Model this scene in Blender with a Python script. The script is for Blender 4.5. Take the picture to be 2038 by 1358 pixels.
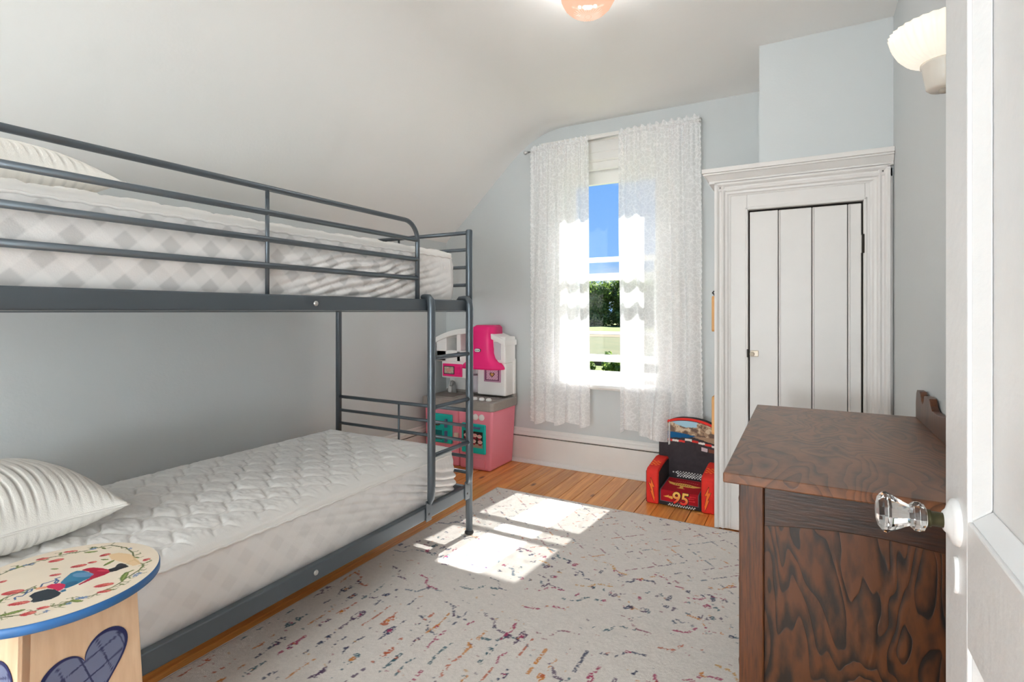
import bpy, bmesh, math, random
import numpy as np
from mathutils import Vector, Matrix
R = math.radians
PI = math.pi
random.seed(7)
RNG = np.random.RandomState(11)
for o in list(bpy.data.objects):
    bpy.data.objects.remove(o, do_unlink=True)
S = bpy.context.scene
COL = S.collection

# ------------------------------------------------------------------ camera
HC = 1.166
YAW = math.atan(581.0 / 1050.0)
cam = bpy.data.cameras.new('camera')
cam.sensor_width = 36.0
cam.lens = 36.0 * 1050.0 / 2038.0
cam.shift_y = -59.0 / 2038.0
cam.clip_start = 0.02
cam.clip_end = 2000
camo = bpy.data.objects.new('camera', cam)
COL.objects.link(camo)
camo.location = (0, 0, HC)
camo.rotation_euler = (PI / 2, 0, YAW)
S.camera = camo
S.view_settings.view_transform = 'Standard'
S.view_settings.look = 'None'
S.view_settings.gamma = 1.0
S.view_settings.use_curve_mapping = False
S.view_settings.exposure = 0.12
S.cycles.max_bounces = 16
S.cycles.diffuse_bounces = 8
S.cycles.transparent_max_bounces = 24

# ------------------------------------------------------------------ sky
W = bpy.data.worlds.new('world')
S.world = W
W.use_nodes = True
wn, wl = W.node_tree.nodes, W.node_tree.links
wn.clear()
w_out = wn.new('ShaderNodeOutputWorld')
w_bg = wn.new('ShaderNodeBackground')
w_tc = wn.new('ShaderNodeTexCoord')
w_sep = wn.new('ShaderNodeSeparateXYZ')
wl.new(w_tc.outputs['Generated'], w_sep.inputs[0])
w_ramp = wn.new('ShaderNodeValToRGB')
w_ramp.color_ramp.elements[0].position = 0.0
w_ramp.color_ramp.elements[0].color = (0.30, 0.56, 0.98, 1)
w_ramp.color_ramp.elements[1].position = 0.5
w_ramp.color_ramp.elements[1].color = (0.10, 0.34, 0.95, 1)
wl.new(w_sep.outputs['Z'], w_ramp.inputs[0])
w_map = wn.new('ShaderNodeMapping')
w_map.inputs['Scale'].default_value = (1, 1, 3.0)
wl.new(w_tc.outputs['Generated'], w_map.inputs[0])
w_no = wn.new('ShaderNodeTexNoise')
w_no.inputs['Scale'].default_value = 3.2
w_no.inputs['Detail'].default_value = 7
wl.new(w_map.outputs[0], w_no.inputs['Vector'])
w_cr = wn.new('ShaderNodeValToRGB')
w_cr.color_ramp.elements[0].position = 0.52
w_cr.color_ramp.elements[1].position = 0.72
wl.new(w_no.outputs['Fac'], w_cr.inputs[0])
w_mix = wn.new('ShaderNodeMixRGB')
w_mix.inputs[2].default_value = (1.0, 1.0, 1.02, 1)
wl.new(w_cr.outputs[0], w_mix.inputs[0])
wl.new(w_ramp.outputs[0], w_mix.inputs[1])
wl.new(w_mix.outputs[0], w_bg.inputs[0])
w_bg.inputs[1].default_value = 1.0
wl.new(w_bg.outputs[0], w_out.inputs[0])

# ------------------------------------------------------------------ sun
sun = bpy.data.lights.new('sun', 'SUN')
sun.energy = 24.0
sun.angle = R(0.6)
sun.color = (1.0, 0.97, 0.93)
suno = bpy.data.objects.new('sun', sun)
COL.objects.link(suno)
suno.location = (1, 12, 14)
suno.rotation_euler = Vector((-0.08, -0.86, -1.0)).to_track_quat('-Z', 'Y').to_euler()

CEIL_W = 44.0      # bulb in the ceiling lamp
FILL_W = 176.0      # added fill lantern behind the camera, out of view
SCONCE_W = 0.35     # bulb in the wall sconce

# ------------------------------------------------------------------ helpers
def lin(c):
    out = []
    for v in c[:3]:
        v = v / 255.0
        out.append(v / 12.92 if v <= 0.04045 else ((v + 0.055) / 1.055) ** 2.4)
    return tuple(out)

MATS = {}
def nodes(m):
    return m.node_tree.nodes, m.node_tree.links

def mat(name, col, rough=0.5, metal=0.0, bump=0.0, bscale=60.0, var=0.0, vscale=4.0, spec=0.5, emit=None, estr=0.0, coat=0.0, sheen=0.0):
    """col is sRGB 0..255"""
    if name in MATS:
        return MATS[name]
    m = bpy.data.materials.new(name)
    m.use_nodes = True
    n, l = nodes(m)
    b = n['Principled BSDF']
    c = lin(col)
    b.inputs['Base Color'].default_value = (*c, 1)
    b.inputs['Roughness'].default_value = rough
    b.inputs['Metallic'].default_value = metal
    b.inputs['Specular IOR Level'].default_value = spec
    b.inputs['Coat Weight'].default_value = coat
    b.inputs['Sheen Weight'].default_value = sheen
    if emit:
        b.inputs['Emission Color'].default_value = (*lin(emit), 1)
        b.inputs['Emission Strength'].default_value = estr
    tc = n.new('ShaderNodeTexCoord')
    if var > 0:
        no = n.new('ShaderNodeTexNoise')
        no.inputs['Scale'].default_value = vscale
        no.inputs['Detail'].default_value = 5
        l.new(tc.outputs['Object'], no.inputs['Vector'])
        rp = n.new('ShaderNodeValToRGB')
        rp.color_ramp.elements[0].position = 0.3
        rp.color_ramp.elements[1].position = 0.7
        rp.color_ramp.elements[0].color = (*[x * (1 - var) for x in c], 1)
        rp.color_ramp.elements[1].color = (*[min(1, x * (1 + var)) for x in c], 1)
        l.new(no.outputs['Fac'], rp.inputs[0])
        l.new(rp.outputs[0], b.inputs['Base Color'])
    if bump > 0:
        nb = n.new('ShaderNodeTexNoise')
        nb.inputs['Scale'].default_value = bscale
        nb.inputs['Detail'].default_value = 4
        l.new(tc.outputs['Object'], nb.inputs['Vector'])
        bp = n.new('ShaderNodeBump')
        bp.inputs['Strength'].default_value = bump
        bp.inputs['Distance'].default_value = 0.004
        l.new(nb.outputs['Fac'], bp.inputs['Height'])
        l.new(bp.outputs[0], b.inputs['Normal'])
    MATS[name] = m
    return m

def vmat(name, rough=0.7, bump=0.0, bscale=300.0, spec=0.3, sheen=0.0):
    """colour comes from the painted / printed vertex colours"""
    m = mat(name, (255, 255, 255), rough, 0, bump, bscale, spec=spec, sheen=sheen)
    n, l = nodes(m)
    a = n.new('ShaderNodeAttribute')
    a.attribute_name = 'Col'
    l.new(a.outputs['Color'], n['Principled BSDF'].inputs['Base Color'])
    return m

def wood(name, dark, light, scale=(2.0, 14.0, 14.0), dist=3.0, wave=3.0, rough=0.35, knots=False, rnd=False, bump=0.15, fig=0.6, coat=0.0, saw=False, lo=0.1, hi=0.9, pore=0.9):
    m = bpy.data.materials.new(name)
    m.use_nodes = True
    n, l = nodes(m)
    b = n['Principled BSDF']
    b.inputs['Roughness'].default_value = rough
    b.inputs['Coat Weight'].default_value = coat
    b.inputs['Coat Roughness'].default_value = 0.25
    tc = n.new('ShaderNodeTexCoord')
    vec = tc.outputs['Object']
    if rnd:
        oi = n.new('ShaderNodeObjectInfo')
        cb = n.new('ShaderNodeCombineXYZ')
        mu = n.new('ShaderNodeMath'); mu.operation = 'MULTIPLY'; mu.inputs[1].default_value = 37.0
        l.new(oi.outputs['Random'], mu.inputs[0])
        for k in range(3):
            l.new(mu.outputs[0], cb.inputs[k])
        ad = n.new('ShaderNodeVectorMath'); ad.operation = 'ADD'
        l.new(vec, ad.inputs[0]); l.new(cb.outputs[0], ad.inputs[1])
        vec = ad.outputs[0]
    mp = n.new('ShaderNodeMapping')
    mp.inputs['Scale'].default_value = scale
    l.new(vec, mp.inputs[0])
    n1 = n.new('ShaderNodeTexNoise')
    n1.inputs['Scale'].default_value = 1.0
    n1.inputs['Detail'].default_value = 3
    n1.inputs['Distortion'].default_value = 0.4
    l.new(mp.outputs[0], n1.inputs['Vector'])
    m1 = n.new('ShaderNodeMath'); m1.operation = 'MULTIPLY'; m1.inputs[1].default_value = wave * 10
    l.new(n1.outputs['Fac'], m1.inputs[0])
    if saw:
        fr2 = n.new('ShaderNodeMath'); fr2.operation = 'FRACT'; dv = n.new('ShaderNodeMath'); dv.operation = 'DIVIDE'; dv.inputs[1].default_value = 6.283
        l.new(m1.outputs[0], dv.inputs[0]); l.new(dv.outputs[0], fr2.inputs[0])
        rs_ = n.new('ShaderNodeValToRGB'); e_ = rs_.color_ramp.elements
        e_[0].position = 0.0; e_[0].color = (0, 0, 0, 1); e_[1].position = 0.07; e_[1].color = (0.9, 0.9, 0.9, 1)
        q_ = e_.new(0.40); q_.color = (1, 1, 1, 1); q_ = e_.new(1.0); q_.color = (0.12, 0.12, 0.12, 1)
        l.new(fr2.outputs[0], rs_.inputs[0])
        m2 = n.new('ShaderNodeMath'); m2.operation = 'MULTIPLY_ADD'; m2.inputs[1].default_value = 2.0; m2.inputs[2].default_value = -1.0
        l.new(rs_.outputs[0], m2.inputs[0])
    else:
        m2 = n.new('ShaderNodeMath'); m2.operation = 'SINE'
        l.new(m1.outputs[0], m2.inputs[0])
    # fine pores along the grain
    mp2 = n.new('ShaderNodeMapping')
    mp2.inputs['Scale'].default_value = [s * 9 for s in scale]
    l.new(vec, mp2.inputs[0])
    n2 = n.new('ShaderNodeTexNoise')
    n2.inputs['Scale'].default_value = 1.0
    n2.inputs['Detail'].default_value = 6
    l.new(mp2.outputs[0], n2.inputs['Vector'])
    m3 = n.new('ShaderNodeMath'); m3.operation = 'MULTIPLY_ADD'; m3.inputs[1].default_value = 0.5 * fig; m3.inputs[2].default_value = 0.5
    l.new(m2.outputs[0], m3.inputs[0])
    m4 = n.new('ShaderNodeMath'); m4.operation = 'MULTIPLY_ADD'; m4.inputs[1].default_value = pore
    sb = n.new('ShaderNodeMath'); sb.operation = 'SUBTRACT'; sb.inputs[1].default_value = 0.5
    l.new(n2.outputs['Fac'], sb.inputs[0])
    l.new(sb.outputs[0], m4.inputs[0]); l.new(m3.outputs[0], m4.inputs[2])
    rp = n.new('ShaderNodeValToRGB')
    rp.color_ramp.elements[0].position = lo
    rp.color_ramp.elements[1].position = hi
    rp.color_ramp.elements[0].color = (*lin(dark), 1)
    rp.color_ramp.elements[1].color = (*lin(light), 1)
    l.new(m4.outputs[0], rp.inputs[0])
    cout = rp.outputs[0]
    if knots:
        mk = n.new('ShaderNodeMapping'); mk.inputs['Scale'].default_value = (5.2, 2.1, 1.0)
        l.new(vec, mk.inputs[0])
        vo = n.new('ShaderNodeTexVoronoi'); vo.inputs['Scale'].default_value = 1.0
        l.new(mk.outputs[0], vo.inputs['Vector'])
        kr = n.new('ShaderNodeValToRGB')
        kr.color_ramp.elements[0].position = 0.045; kr.color_ramp.elements[0].color = (1, 1, 1, 1)
        kr.color_ramp.elements[1].position = 0.10; kr.color_ramp.elements[1].color = (0, 0, 0, 1)
        l.new(vo.outputs['Distance'], kr.inputs[0])
        mx = n.new('ShaderNodeMixRGB'); mx.inputs[2].default_value = (*lin((92, 46, 20)), 1)
        l.new(kr.outputs[0], mx.inputs[0]); l.new(cout, mx.inputs[1])
        cout = mx.outputs[0]
    if rnd:
        hs = n.new('ShaderNodeHueSaturation')
        mr = n.new('ShaderNodeMapRange'); mr.inputs[3].default_value = 0.82; mr.inputs[4].default_value = 1.14
        l.new(oi.outputs['Random'], mr.inputs[0])
        l.new(mr.outputs[0], hs.inputs['Value']); l.new(cout, hs.inputs['Color'])
        cout = hs.outputs[0]
    l.new(cout, b.inputs['Base Color'])
    bp = n.new('ShaderNodeBump'); bp.inputs['Strength'].default_value = bump; bp.inputs['Distance'].default_value = 0.002
    l.new(m4.outputs[0], bp.inputs['Height']); l.new(bp.outputs[0], b.inputs['Normal'])
    MATS[name] = m
    return m

def par(o, p):
    if p is not None:
        o.parent = p
        if not p.get('_local'):
            o.matrix_parent_inverse = world_of(p).inverted()

def world_of(p):
    if p.get('_local'):
        return Matrix.Identity(4)
    m = p.matrix_basis.copy()
    if p.parent is not None:
        m = world_of(p.parent) @ p.matrix_parent_inverse @ m
    return m

def mesh(name, verts, faces, m, p=None, smooth=False, bevel=0.0, seg=2, cols=None, kind=None, recenter=True):
    v = np.asarray(verts, dtype=float)
    c = (v.min(0) + v.max(0)) / 2 if recenter else np.zeros(3)
    me = bpy.data.meshes.new(name)
    me.from_pydata((v - c).tolist(), [], [list(f) for f in faces])
    me.update()
    if smooth:
        me.polygons.foreach_set('use_smooth', [True] * len(me.polygons))
    if m is not None:
        me.materials.append(MATS[m] if isinstance(m, str) else m)
    if cols is not None:
        a = me.color_attributes.new('Col', 'FLOAT_COLOR', 'POINT')
        cc = np.ones((len(v), 4)); cc[:, :3] = cols
        a.data.foreach_set('color', cc.ravel())
    o = bpy.data.objects.new(name, me)
    COL.objects.link(o)
    o.location = c
    par(o, p)
    if bevel > 0:
        b = o.modifiers.new('bevel', 'BEVEL'); b.width = bevel; b.segments = seg; b.limit_method = 'ANGLE'
        b.harden_normals = False
    if kind:
        o['kind'] = kind
    return o

def fix_normals(o):
    bm = bmesh.new(); bm.from_mesh(o.data)
    bmesh.ops.recalc_face_normals(bm, faces=bm.faces)
    bm.to_mesh(o.data); bm.free()
    return o

def box(name, xr, yr, zr, m, p=None, bevel=0.0, seg=2):
    (x0, x1), (y0, y1), (z0, z1) = xr, yr, zr
    v = [(x0, y0, z0), (x1, y0, z0), (x1, y1, z0), (x0, y1, z0), (x0, y0, z1), (x1, y0, z1), (x1, y1, z1), (x0, y1, z1)]
    f = [(0, 3, 2, 1), (4, 5, 6, 7), (0, 1, 5, 4), (1, 2, 6, 5), (2, 3, 7, 6), (3, 0, 4, 7)]
    return mesh(name, v, f, m, p, bevel=bevel, seg=seg)

def frustum(name, bot, top, z0, z1, m, p=None, bevel=0.0, seg=2):
    """bot, top: lists of (x, y) with the same count"""
    n = len(bot)
    v = [(x, y, z0) for x, y in bot] + [(x, y, z1) for x, y in top]
    f = [tuple(range(n - 1, -1, -1)), tuple(range(n, 2 * n))] + [(i, (i + 1) % n, n + (i + 1) % n, n + i) for i in range(n)]
    return fix_normals(mesh(name, v, f, m, p, bevel=bevel, seg=seg))

def prism(name, poly, axis, a, b, m, p=None, bevel=0.0, smooth=False, seg=2):
    """poly: 2-D outline in the plane across `axis` ('x': (y,z), 'y': (x,z), 'z': (x,y)), pushed from a to b"""
    n = len(poly)
    def pt(q, d):
        return {'x': (d, q[0], q[1]), 'y': (q[0], d, q[1]), 'z': (q[0], q[1], d)}[axis]
    v = [pt(q, a) for q in poly] + [pt(q, b) for q in poly]
    f = [tuple(range(n)), tuple(range(2 * n - 1, n - 1, -1))] + [(i, n + i, n + (i + 1) % n, (i + 1) % n) for i in range(n)]
    return fix_normals(mesh(name, v, f, m, p, smooth=smooth, bevel=bevel, seg=seg))

def tube(name, pts, r, m, p=None, n=12, closed=False, caps=True):
    pts = [Vector(q) for q in pts]
    rr = r if isinstance(r, (list, tuple)) else [r] * len(pts)
    v, f = [], []
    t0 = (pts[1] - pts[0]).normalized()
    up = Vector((0, 0, 1)) if abs(t0.z) < 0.9 else Vector((1, 0, 0))
    nrm = (up - t0 * up.dot(t0)).normalized()
    N = len(pts)
    for i in range(N):
        if closed:
            t = (pts[(i + 1) % N] - pts[i - 1]).normalized()
        else:
            t = (pts[min(i + 1, N - 1)] - pts[max(i - 1, 0)]).normalized()
        nrm = (nrm - t * nrm.dot(t)).normalized()
        bn = t.cross(nrm)
        for k in range(n):
            a = 2 * PI * k / n
            q = pts[i] + (nrm * math.cos(a) + bn * math.sin(a)) * rr[i]
            v.append(q[:])
    for i in range(N if closed else N - 1):
        j = (i + 1) % N
        for k in range(n):
            f.append((i * n + k, i * n + (k + 1) % n, j * n + (k + 1) % n, j * n + k))
    if caps and not closed:
        f.append(tuple(range(n - 1, -1, -1)))
        f.append(tuple((N - 1) * n + k for k in range(n)))
    o = mesh(name, v, f, m, p, smooth=True)
    return o

def lathe(name, prof, m, p=None, n=32, loc=(0, 0, 0), axis='z', flute=0.0, nfl=0, smooth=True, caps=False):
    v, f = [], []
    K = len(prof)
    for i, (r, h) in enumerate(prof):
        for k in range(n):
            a = 2 * PI * k / n
            r2 = r * (1 + flute * math.cos(nfl * a)) if nfl else r
            x, y = r2 * math.cos(a), r2 * math.sin(a)
            q = {'z': (x, y, h), '-x': (-h, x, y), '-y': (x, -h, y), 'y': (x, h, y)}[axis]
            v.append((q[0] + loc[0], q[1] + loc[1], q[2] + loc[2]))
    for i in range(K - 1):
        for k in range(n):
            f.append((i * n + k, i * n + (k + 1) % n, (i + 1) * n + (k + 1) % n, (i + 1) * n + k))
    if caps:
        f.append(tuple(range(n - 1, -1, -1)))
        f.append(tuple((K - 1) * n + k for k in range(n)))
    return fix_normals(mesh(name, v, f, m, p, smooth=smooth))

def grid(name, P, m, p=None, cols=None, smooth=True, flip=False, kind=None, closed_u=False):
    """P: (nu, nv, 3) array of points"""
    nu, nv = P.shape[:2]
    idx = np.arange(nu * nv).reshape(nu, nv)
    if closed_u:
        idx2 = np.vstack([idx, idx[:1]])
    else:
        idx2 = idx
    a, b, c, d = idx2[:-1, :-1].ravel(), idx2[1:, :-1].ravel(), idx2[1:, 1:].ravel(), idx2[:-1, 1:].ravel()
    q = np.stack([a, b, c, d] if not flip else [d, c, b, a], 1)
    v = P.reshape(-1, 3)
    ce = (v.min(0) + v.max(0)) / 2
    me = bpy.data.meshes.new(name)
    me.vertices.add(len(v)); me.vertices.foreach_set('co', (v - ce).ravel())
    me.loops.add(q.size); me.loops.foreach_set('vertex_index', q.ravel().astype(np.int32))
    me.polygons.add(len(q)); me.polygons.foreach_set('loop_start', np.arange(0, q.size, 4, dtype=np.int32))
    me.update(calc_edges=True)
    if smooth:
        me.polygons.foreach_set('use_smooth', np.ones(len(q), dtype=bool))
    me.materials.append(MATS[m] if isinstance(m, str) else m)
    if cols is not None:
        at = me.color_attributes.new('Col', 'FLOAT_COLOR', 'POINT')
        cc = np.ones((len(v), 4)); cc[:, :3] = cols.reshape(-1, 3)
        at.data.foreach_set('color', cc.ravel())
    o = bpy.data.objects.new(name, me)
    COL.objects.link(o)
    o.location = ce
    par(o, p)
    if kind:
        o['kind'] = kind
    return o

def thing(name, label, cat, loc=(0, 0, 0), rz=0.0, group=None, local=False):
    o = bpy.data.objects.new(name, None)
    COL.objects.link(o)
    o.empty_display_size = 0.05
    o.location = loc
    o.rotation_euler = (0, 0, rz)
    tag(o, label, cat, group)
    if local:
        o['_local'] = 1
    return o

def tag(o, label, cat, group=None):
    o['label'] = label
    o['category'] = cat
    if group:
        o['group'] = group
    return o

def struct(o, label=None, cat=None):
    o['kind'] = 'structure'
    if label:
        o['label'] = label
    if cat:
        o['category'] = cat
    return o

def sroot(name, label=None, cat=None, loc=(0, 0, 0)):
    o = bpy.data.objects.new(name, None)
    COL.objects.link(o)
    o.location = loc
    return struct(o, label, cat)

def copy_tree(o, parent=None):
    c = o.copy(); COL.objects.link(c)
    if parent is not None:
        c.parent = parent
    for ch in list(o.children):
        copy_tree(ch, c)
    return c

def vnoise(x, y, seed=0):
    """smooth value noise on arrays"""
    rs = np.random.RandomState(seed)
    T = rs.rand(256, 256)
    xi, yi = np.floor(x).astype(int), np.floor(y).astype(int)
    fx, fy = x - xi, y - yi
    fx, fy = fx * fx * (3 - 2 * fx), fy * fy * (3 - 2 * fy)
    g = lambda i, j: T[i & 255, j & 255]
    return (g(xi, yi) * (1 - fx) + g(xi + 1, yi) * fx) * (1 - fy) + (g(xi, yi + 1) * (1 - fx) + g(xi + 1, yi + 1) * fx) * fy

def fbm(x, y, seed=0, o=4):
    s, a, t = 0, 1.0, 0
    for k in range(o):
        s = s + a * vnoise(x * 2 ** k, y * 2 ** k, seed + k); t += a; a *= 0.5
    return s / t - 0.5

class Canvas:
    """paint flat shapes (print, painting, woven pattern) on sample points"""
    def __init__(self, X, Y, base):
        self.X, self.Y = X, Y
        self.C = np.zeros(X.shape + (3,)); self.C[:] = lin(base)
    def put(self, mask, col, op=1.0):
        c = np.array(lin(col))
        if np.isscalar(op):
            self.C[mask] = self.C[mask] * (1 - op) + c * op
        else:
            w = op[mask][:, None]
            self.C[mask] = self.C[mask] * (1 - w) + c * w
    def poly_mask(self, pts):
        X, Y = self.X, self.Y
        ins = np.zeros(X.shape, bool)
        n = len(pts)
        for i in range(n):
            x0, y0 = pts[i]; x1, y1 = pts[(i + 1) % n]
            c = ((y0 > Y) != (y1 > Y))
            xs = (x1 - x0) * (Y - y0) / ((y1 - y0) if y1 != y0 else 1e-9) + x0
            ins ^= c & (X < xs)
        return ins
    def poly(self, pts, col, op=1.0):
        self.put(self.poly_mask(pts), col, op)
    def ell_mask(self, cx, cy, rx, ry, rot=0.0):
        dx, dy = self.X - cx, self.Y - cy
        a = dx * math.cos(rot) + dy * math.sin(rot); b = -dx * math.sin(rot) + dy * math.cos(rot)
        return (a / rx) ** 2 + (b / ry) ** 2 < 1
    def ell(self, cx, cy, rx, ry, rot, col, op=1.0):
        self.put(self.ell_mask(cx, cy, rx, ry, rot), col, op)
    def seg_mask(self, p0, p1, w):
        (x0, y0), (x1, y1) = p0, p1
        dx, dy = x1 - x0, y1 - y0
        L = dx * dx + dy * dy + 1e-12
        t = np.clip(((self.X - x0) * dx + (self.Y - y0) * dy) / L, 0, 1)
        return (self.X - x0 - t * dx) ** 2 + (self.Y - y0 - t * dy) ** 2 < w * w
    def stroke(self, pts, w, col, op=1.0, br=None):
        mk = np.zeros(self.X.shape, bool)
        for i in range(len(pts) - 1):
            mk |= self.seg_mask(pts[i], pts[i + 1], w)
        if br is not None:
            mk &= br
        self.put(mk, col, op)

def text(name, body, size, m, M, p=None, extrude=0.0004, shear=0.0, bold=0.0, spacing=1.0):
    cu = bpy.data.curves.new(name, 'FONT')
    cu.body = body; cu.size = size; cu.align_x = 'CENTER'; cu.align_y = 'CENTER'
    cu.extrude = extrude; cu.shear = shear; cu.offset = bold; cu.space_character = spacing
    cu.resolution_u = 4
    t = bpy.data.objects.new(name, cu)
    COL.objects.link(t)
    bpy.context.view_layer.update()
    dg = bpy.context.evaluated_depsgraph_get()
    me = bpy.data.meshes.new_from_object(t.evaluated_get(dg))
    bpy.data.objects.remove(t, do_unlink=True)
    me.name = name
    me.materials.clear(); me.materials.append(MATS[m] if isinstance(m, str) else m)
    o = bpy.data.objects.new(name, me)
    COL.objects.link(o)
    o.matrix_basis = M
    par(o, p)
    return o

def plane_matrix(origin, xdir, ydir):
    x = Vector(xdir).normalized(); y = Vector(ydir).normalized(); z = x.cross(y)
    m = Matrix.Identity(4)
    for i in range(3):
        m[i][0], m[i][1], m[i][2], m[i][3] = x[i], y[i], z[i], origin[i]
    return m

# ------------------------------------------------------------------ materials
mat('paint_wall', (204, 208, 209), 0.6, bump=0.12, bscale=90, var=0.012, vscale=2)
mat('paint_ceiling', (238, 237, 235), 0.65, bump=0.10, bscale=70, var=0.012, vscale=2)
mat('paint_trim', (232, 230, 227), 0.32, bump=0.10, bscale=45, var=0.015, vscale=8)
mat('paint_closet', (226, 222, 219), 0.38, bump=0.08, bscale=45, var=0.02, vscale=8)
mat('paint_door', (226, 227, 228), 0.28, bump=0.22, bscale=55, var=0.01, vscale=8)
mat('dark_gap', (40, 32, 26), 0.9)
mat('bed_metal', (94, 102, 109), 0.36, metal=0.55, bump=0.03, bscale=400)
mat('steel', (190, 190, 188), 0.3, metal=0.9)
mat('black_plastic', (28, 28, 30), 0.45)
mat('fabric_white', (236, 234, 231), 0.85, bump=0.12, bscale=260, sheen=0.2)
mat('pillow_white', (232, 229, 223), 0.9, bump=0.25, bscale=320, sheen=0.2)
vmat('printed_cloth', 0.85, bump=0.1, bscale=260)
vmat('pillow_woven', 0.9, bump=0.25, bscale=320, sheen=0.2)
vmat('rug_wool', 0.95, bump=0.45, bscale=380, spec=0.1, sheen=0.15)
vmat('painted_wood', 0.45, bump=0.03, bscale=200)
vmat('printed_sticker', 0.4)
wood('pine_floor', (208, 130, 58), (240, 172, 94), scale=(16.0, 0.9, 4.0), wave=2.2, rough=0.3, knots=True, rnd=True, fig=0.5, bump=0.08, coat=0.25)
wood('dresser_top_wood', (56, 31, 16), (118, 72, 42), scale=(2.6, 1.5, 3.0), wave=22.0, rough=0.34, fig=0.6, coat=0.08, saw=True, pore=1.8)
wood('dresser_wood', (22, 10, 4), (58, 29, 11), scale=(3.0, 22.0, 26.0), wave=1.6, rough=0.36, fig=0.5, coat=0.05, pore=2.0)
wood('dresser_post_wood', (48, 23, 8), (94, 50, 20), scale=(26.0, 22.0, 2.0), wave=1.4, rough=0.36, fig=0.4, coat=0.05, pore=1.8)
wood('dresser_panel_wood', (15, 7, 3), (82, 43, 15), scale=(5.2, 4.0, 1.6), wave=13.0, rough=0.36, fig=0.9, coat=0.05, saw=True, lo=0.25, hi=1.15, pore=2.2)
wood('stool_ply', (206, 172, 138), (232, 204, 172), scale=(9.0, 9.0, 1.4), wave=1.5, rough=0.5, fig=0.3, bump=0.05)
mat('tan_wood', (224, 168, 104), 0.5, var=0.05, vscale=12)

# ------------------------------------------------------------------ room shell
XL, XR, YF, YN, ZC = -2.65, 0.366, 3.64, -0.75, 2.545
T = 0.12
# floor: sub floor and single pine boards running towards the window
floor = struct(box('floor', (XL - T, XR + T), (-3.7, YF + T), (-0.12, -0.022), 'dark_gap'))
xs = [XL]
while xs[-1] < XR - 0.02:
    xs.append(min(xs[-1] + random.uniform(0.088, 0.104), XR))
for i in range(len(xs) - 1):
    x0, x1 = xs[i], xs[i + 1]
    cuts = [YN - 0.1]
    if i % 3 == 1:
        cuts.append(random.uniform(0.2, 1.6))
    if x0 > -0.75 and i % 2 == 0:
        cuts.append(random.uniform(3.02, 3.2))
    cuts.append(YF - 0.002)
    g = random.uniform(0.0012, 0.0038)
    for j in range(len(cuts) - 1):
        box('floor_board', (x0 + g, x1 - 0.0008), (cuts[j] + 0.0012, cuts[j + 1] - 0.0012), (-0.022, random.uniform(-0.0012, 0.0)), 'pine_floor', floor, bevel=0.0012, seg=1)

struct(box('floor_landing', (XL, XR), (-3.6, YN - 0.102), (-0.021, 0.0), mat('landing_bounce_grey', (196, 196, 194), 0.95)))  # unseen floor, made pale grey to keep orange bounce light out of the room
struct(box('wall_left', (XL - T, XL), (-3.7, YF + T), (-0.1, 1.90), 'paint_wall'))
struct(box('wall_right', (XR, XR + T), (YN, YF + T), (-0.1, ZC + 0.1), 'paint_wall'))
# ceiling: flat part, rounded cove and the slope down to the knee wall
# cove = quadratic blend between slope (through (XL,1.745) and (-1.95,2.405)) and the flat ceiling
_c0, _c1, _c2 = (-1.56, ZC), (-1.80, ZC), (-2.03, 2.331)
cove = [((1 - t) ** 2 * _c0[0] + 2 * t * (1 - t) * _c1[0] + t * t * _c2[0], (1 - t) ** 2 * _c0[1] + 2 * t * (1 - t) * _c1[1] + t * t * _c2[1]) for t in [k / 28 for k in range(29)]]
prof = [(XR + T, ZC)] + cove + [(XL, 1.745), (XL - T, 1.63)]
outer = [(XL - T, 1.90), (-1.95, 2.62), (-1.60, 2.72), (XR + T, 2.72)]
pr_ = prof + outer
ceil = struct(prism('ceiling', pr_, 'y', -3.7, YF + T, 'paint_ceiling'))
# far wall with the window opening
WX0, WX1, WZ0, WZ1 = -1.595, -0.845, 0.60, 2.27
fw = [(XL, -0.1), (XR + T, -0.1), (XR + T, ZC + 0.05), (-1.60, ZC + 0.05), (-1.95, ZC - 0.03), (XL - 0.02, 1.80)]
def wall_with_hole(name, outline, hole, y0, y1, m):
    (hx0, hx1, hz0, hz1) = hole
    v, f = [], []
    # four strips around the hole, clipped by the outline's height over x
    def ztop(x):
        if x >= -1.60: return ZC + 0.05
        if x >= -1.95: return ZC - 0.03 + (x + 1.95) / 0.35 * 0.08
        return 1.78 + (x - XL) / (-1.95 - XL) * (ZC - 0.03 - 1.78)
    xs_ = [XL, -1.95, hx0, hx1, XR + T]
    zs_ = [-0.1, hz0, hz1]
    vid = {}
    def V(x, y, z):
        k = (round(x, 4), round(y, 4), round(z, 4))
        if k not in vid:
            vid[k] = len(v); v.append(k)
        return vid[k]
    for y in (y0, y1):
        for i in range(len(xs_) - 1):
            a, b = xs_[i], xs_[i + 1]
            rows = [-0.1, hz0, min(hz1, ztop(a)), None]
            if b == hx1:
                f.append((V(a, y, -0.1), V(b, y, -0.1), V(b, y, hz0), V(a, y, hz0)))
                f.append((V(a, y, hz1), V(b, y, hz1), V(b, y, ztop(b)), V(a, y, ztop(a))))
            else:
                f.append((V(a, y, -0.1), V(b, y, -0.1), V(b, y, ztop(b)), V(a, y, ztop(a))))
    for (xa, za), (xb, zb) in (((hx0, hz0), (hx1, hz0)), ((hx1, hz0), (hx1, hz1)), ((hx1, hz1), (hx0, hz1)), ((hx0, hz1), (hx0, hz0))):
        f.append((V(xa, y0, za), V(xb, y0, zb), V(xb, y1, zb), V(xa, y1, za)))
    o = mesh(name, v, f, m)
    return fix_normals(o)
struct(wall_with_hole('wall_far', fw, (WX0, WX1, WZ0, WZ1), YF, YF + 0.17, 'paint_wall'))
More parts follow.
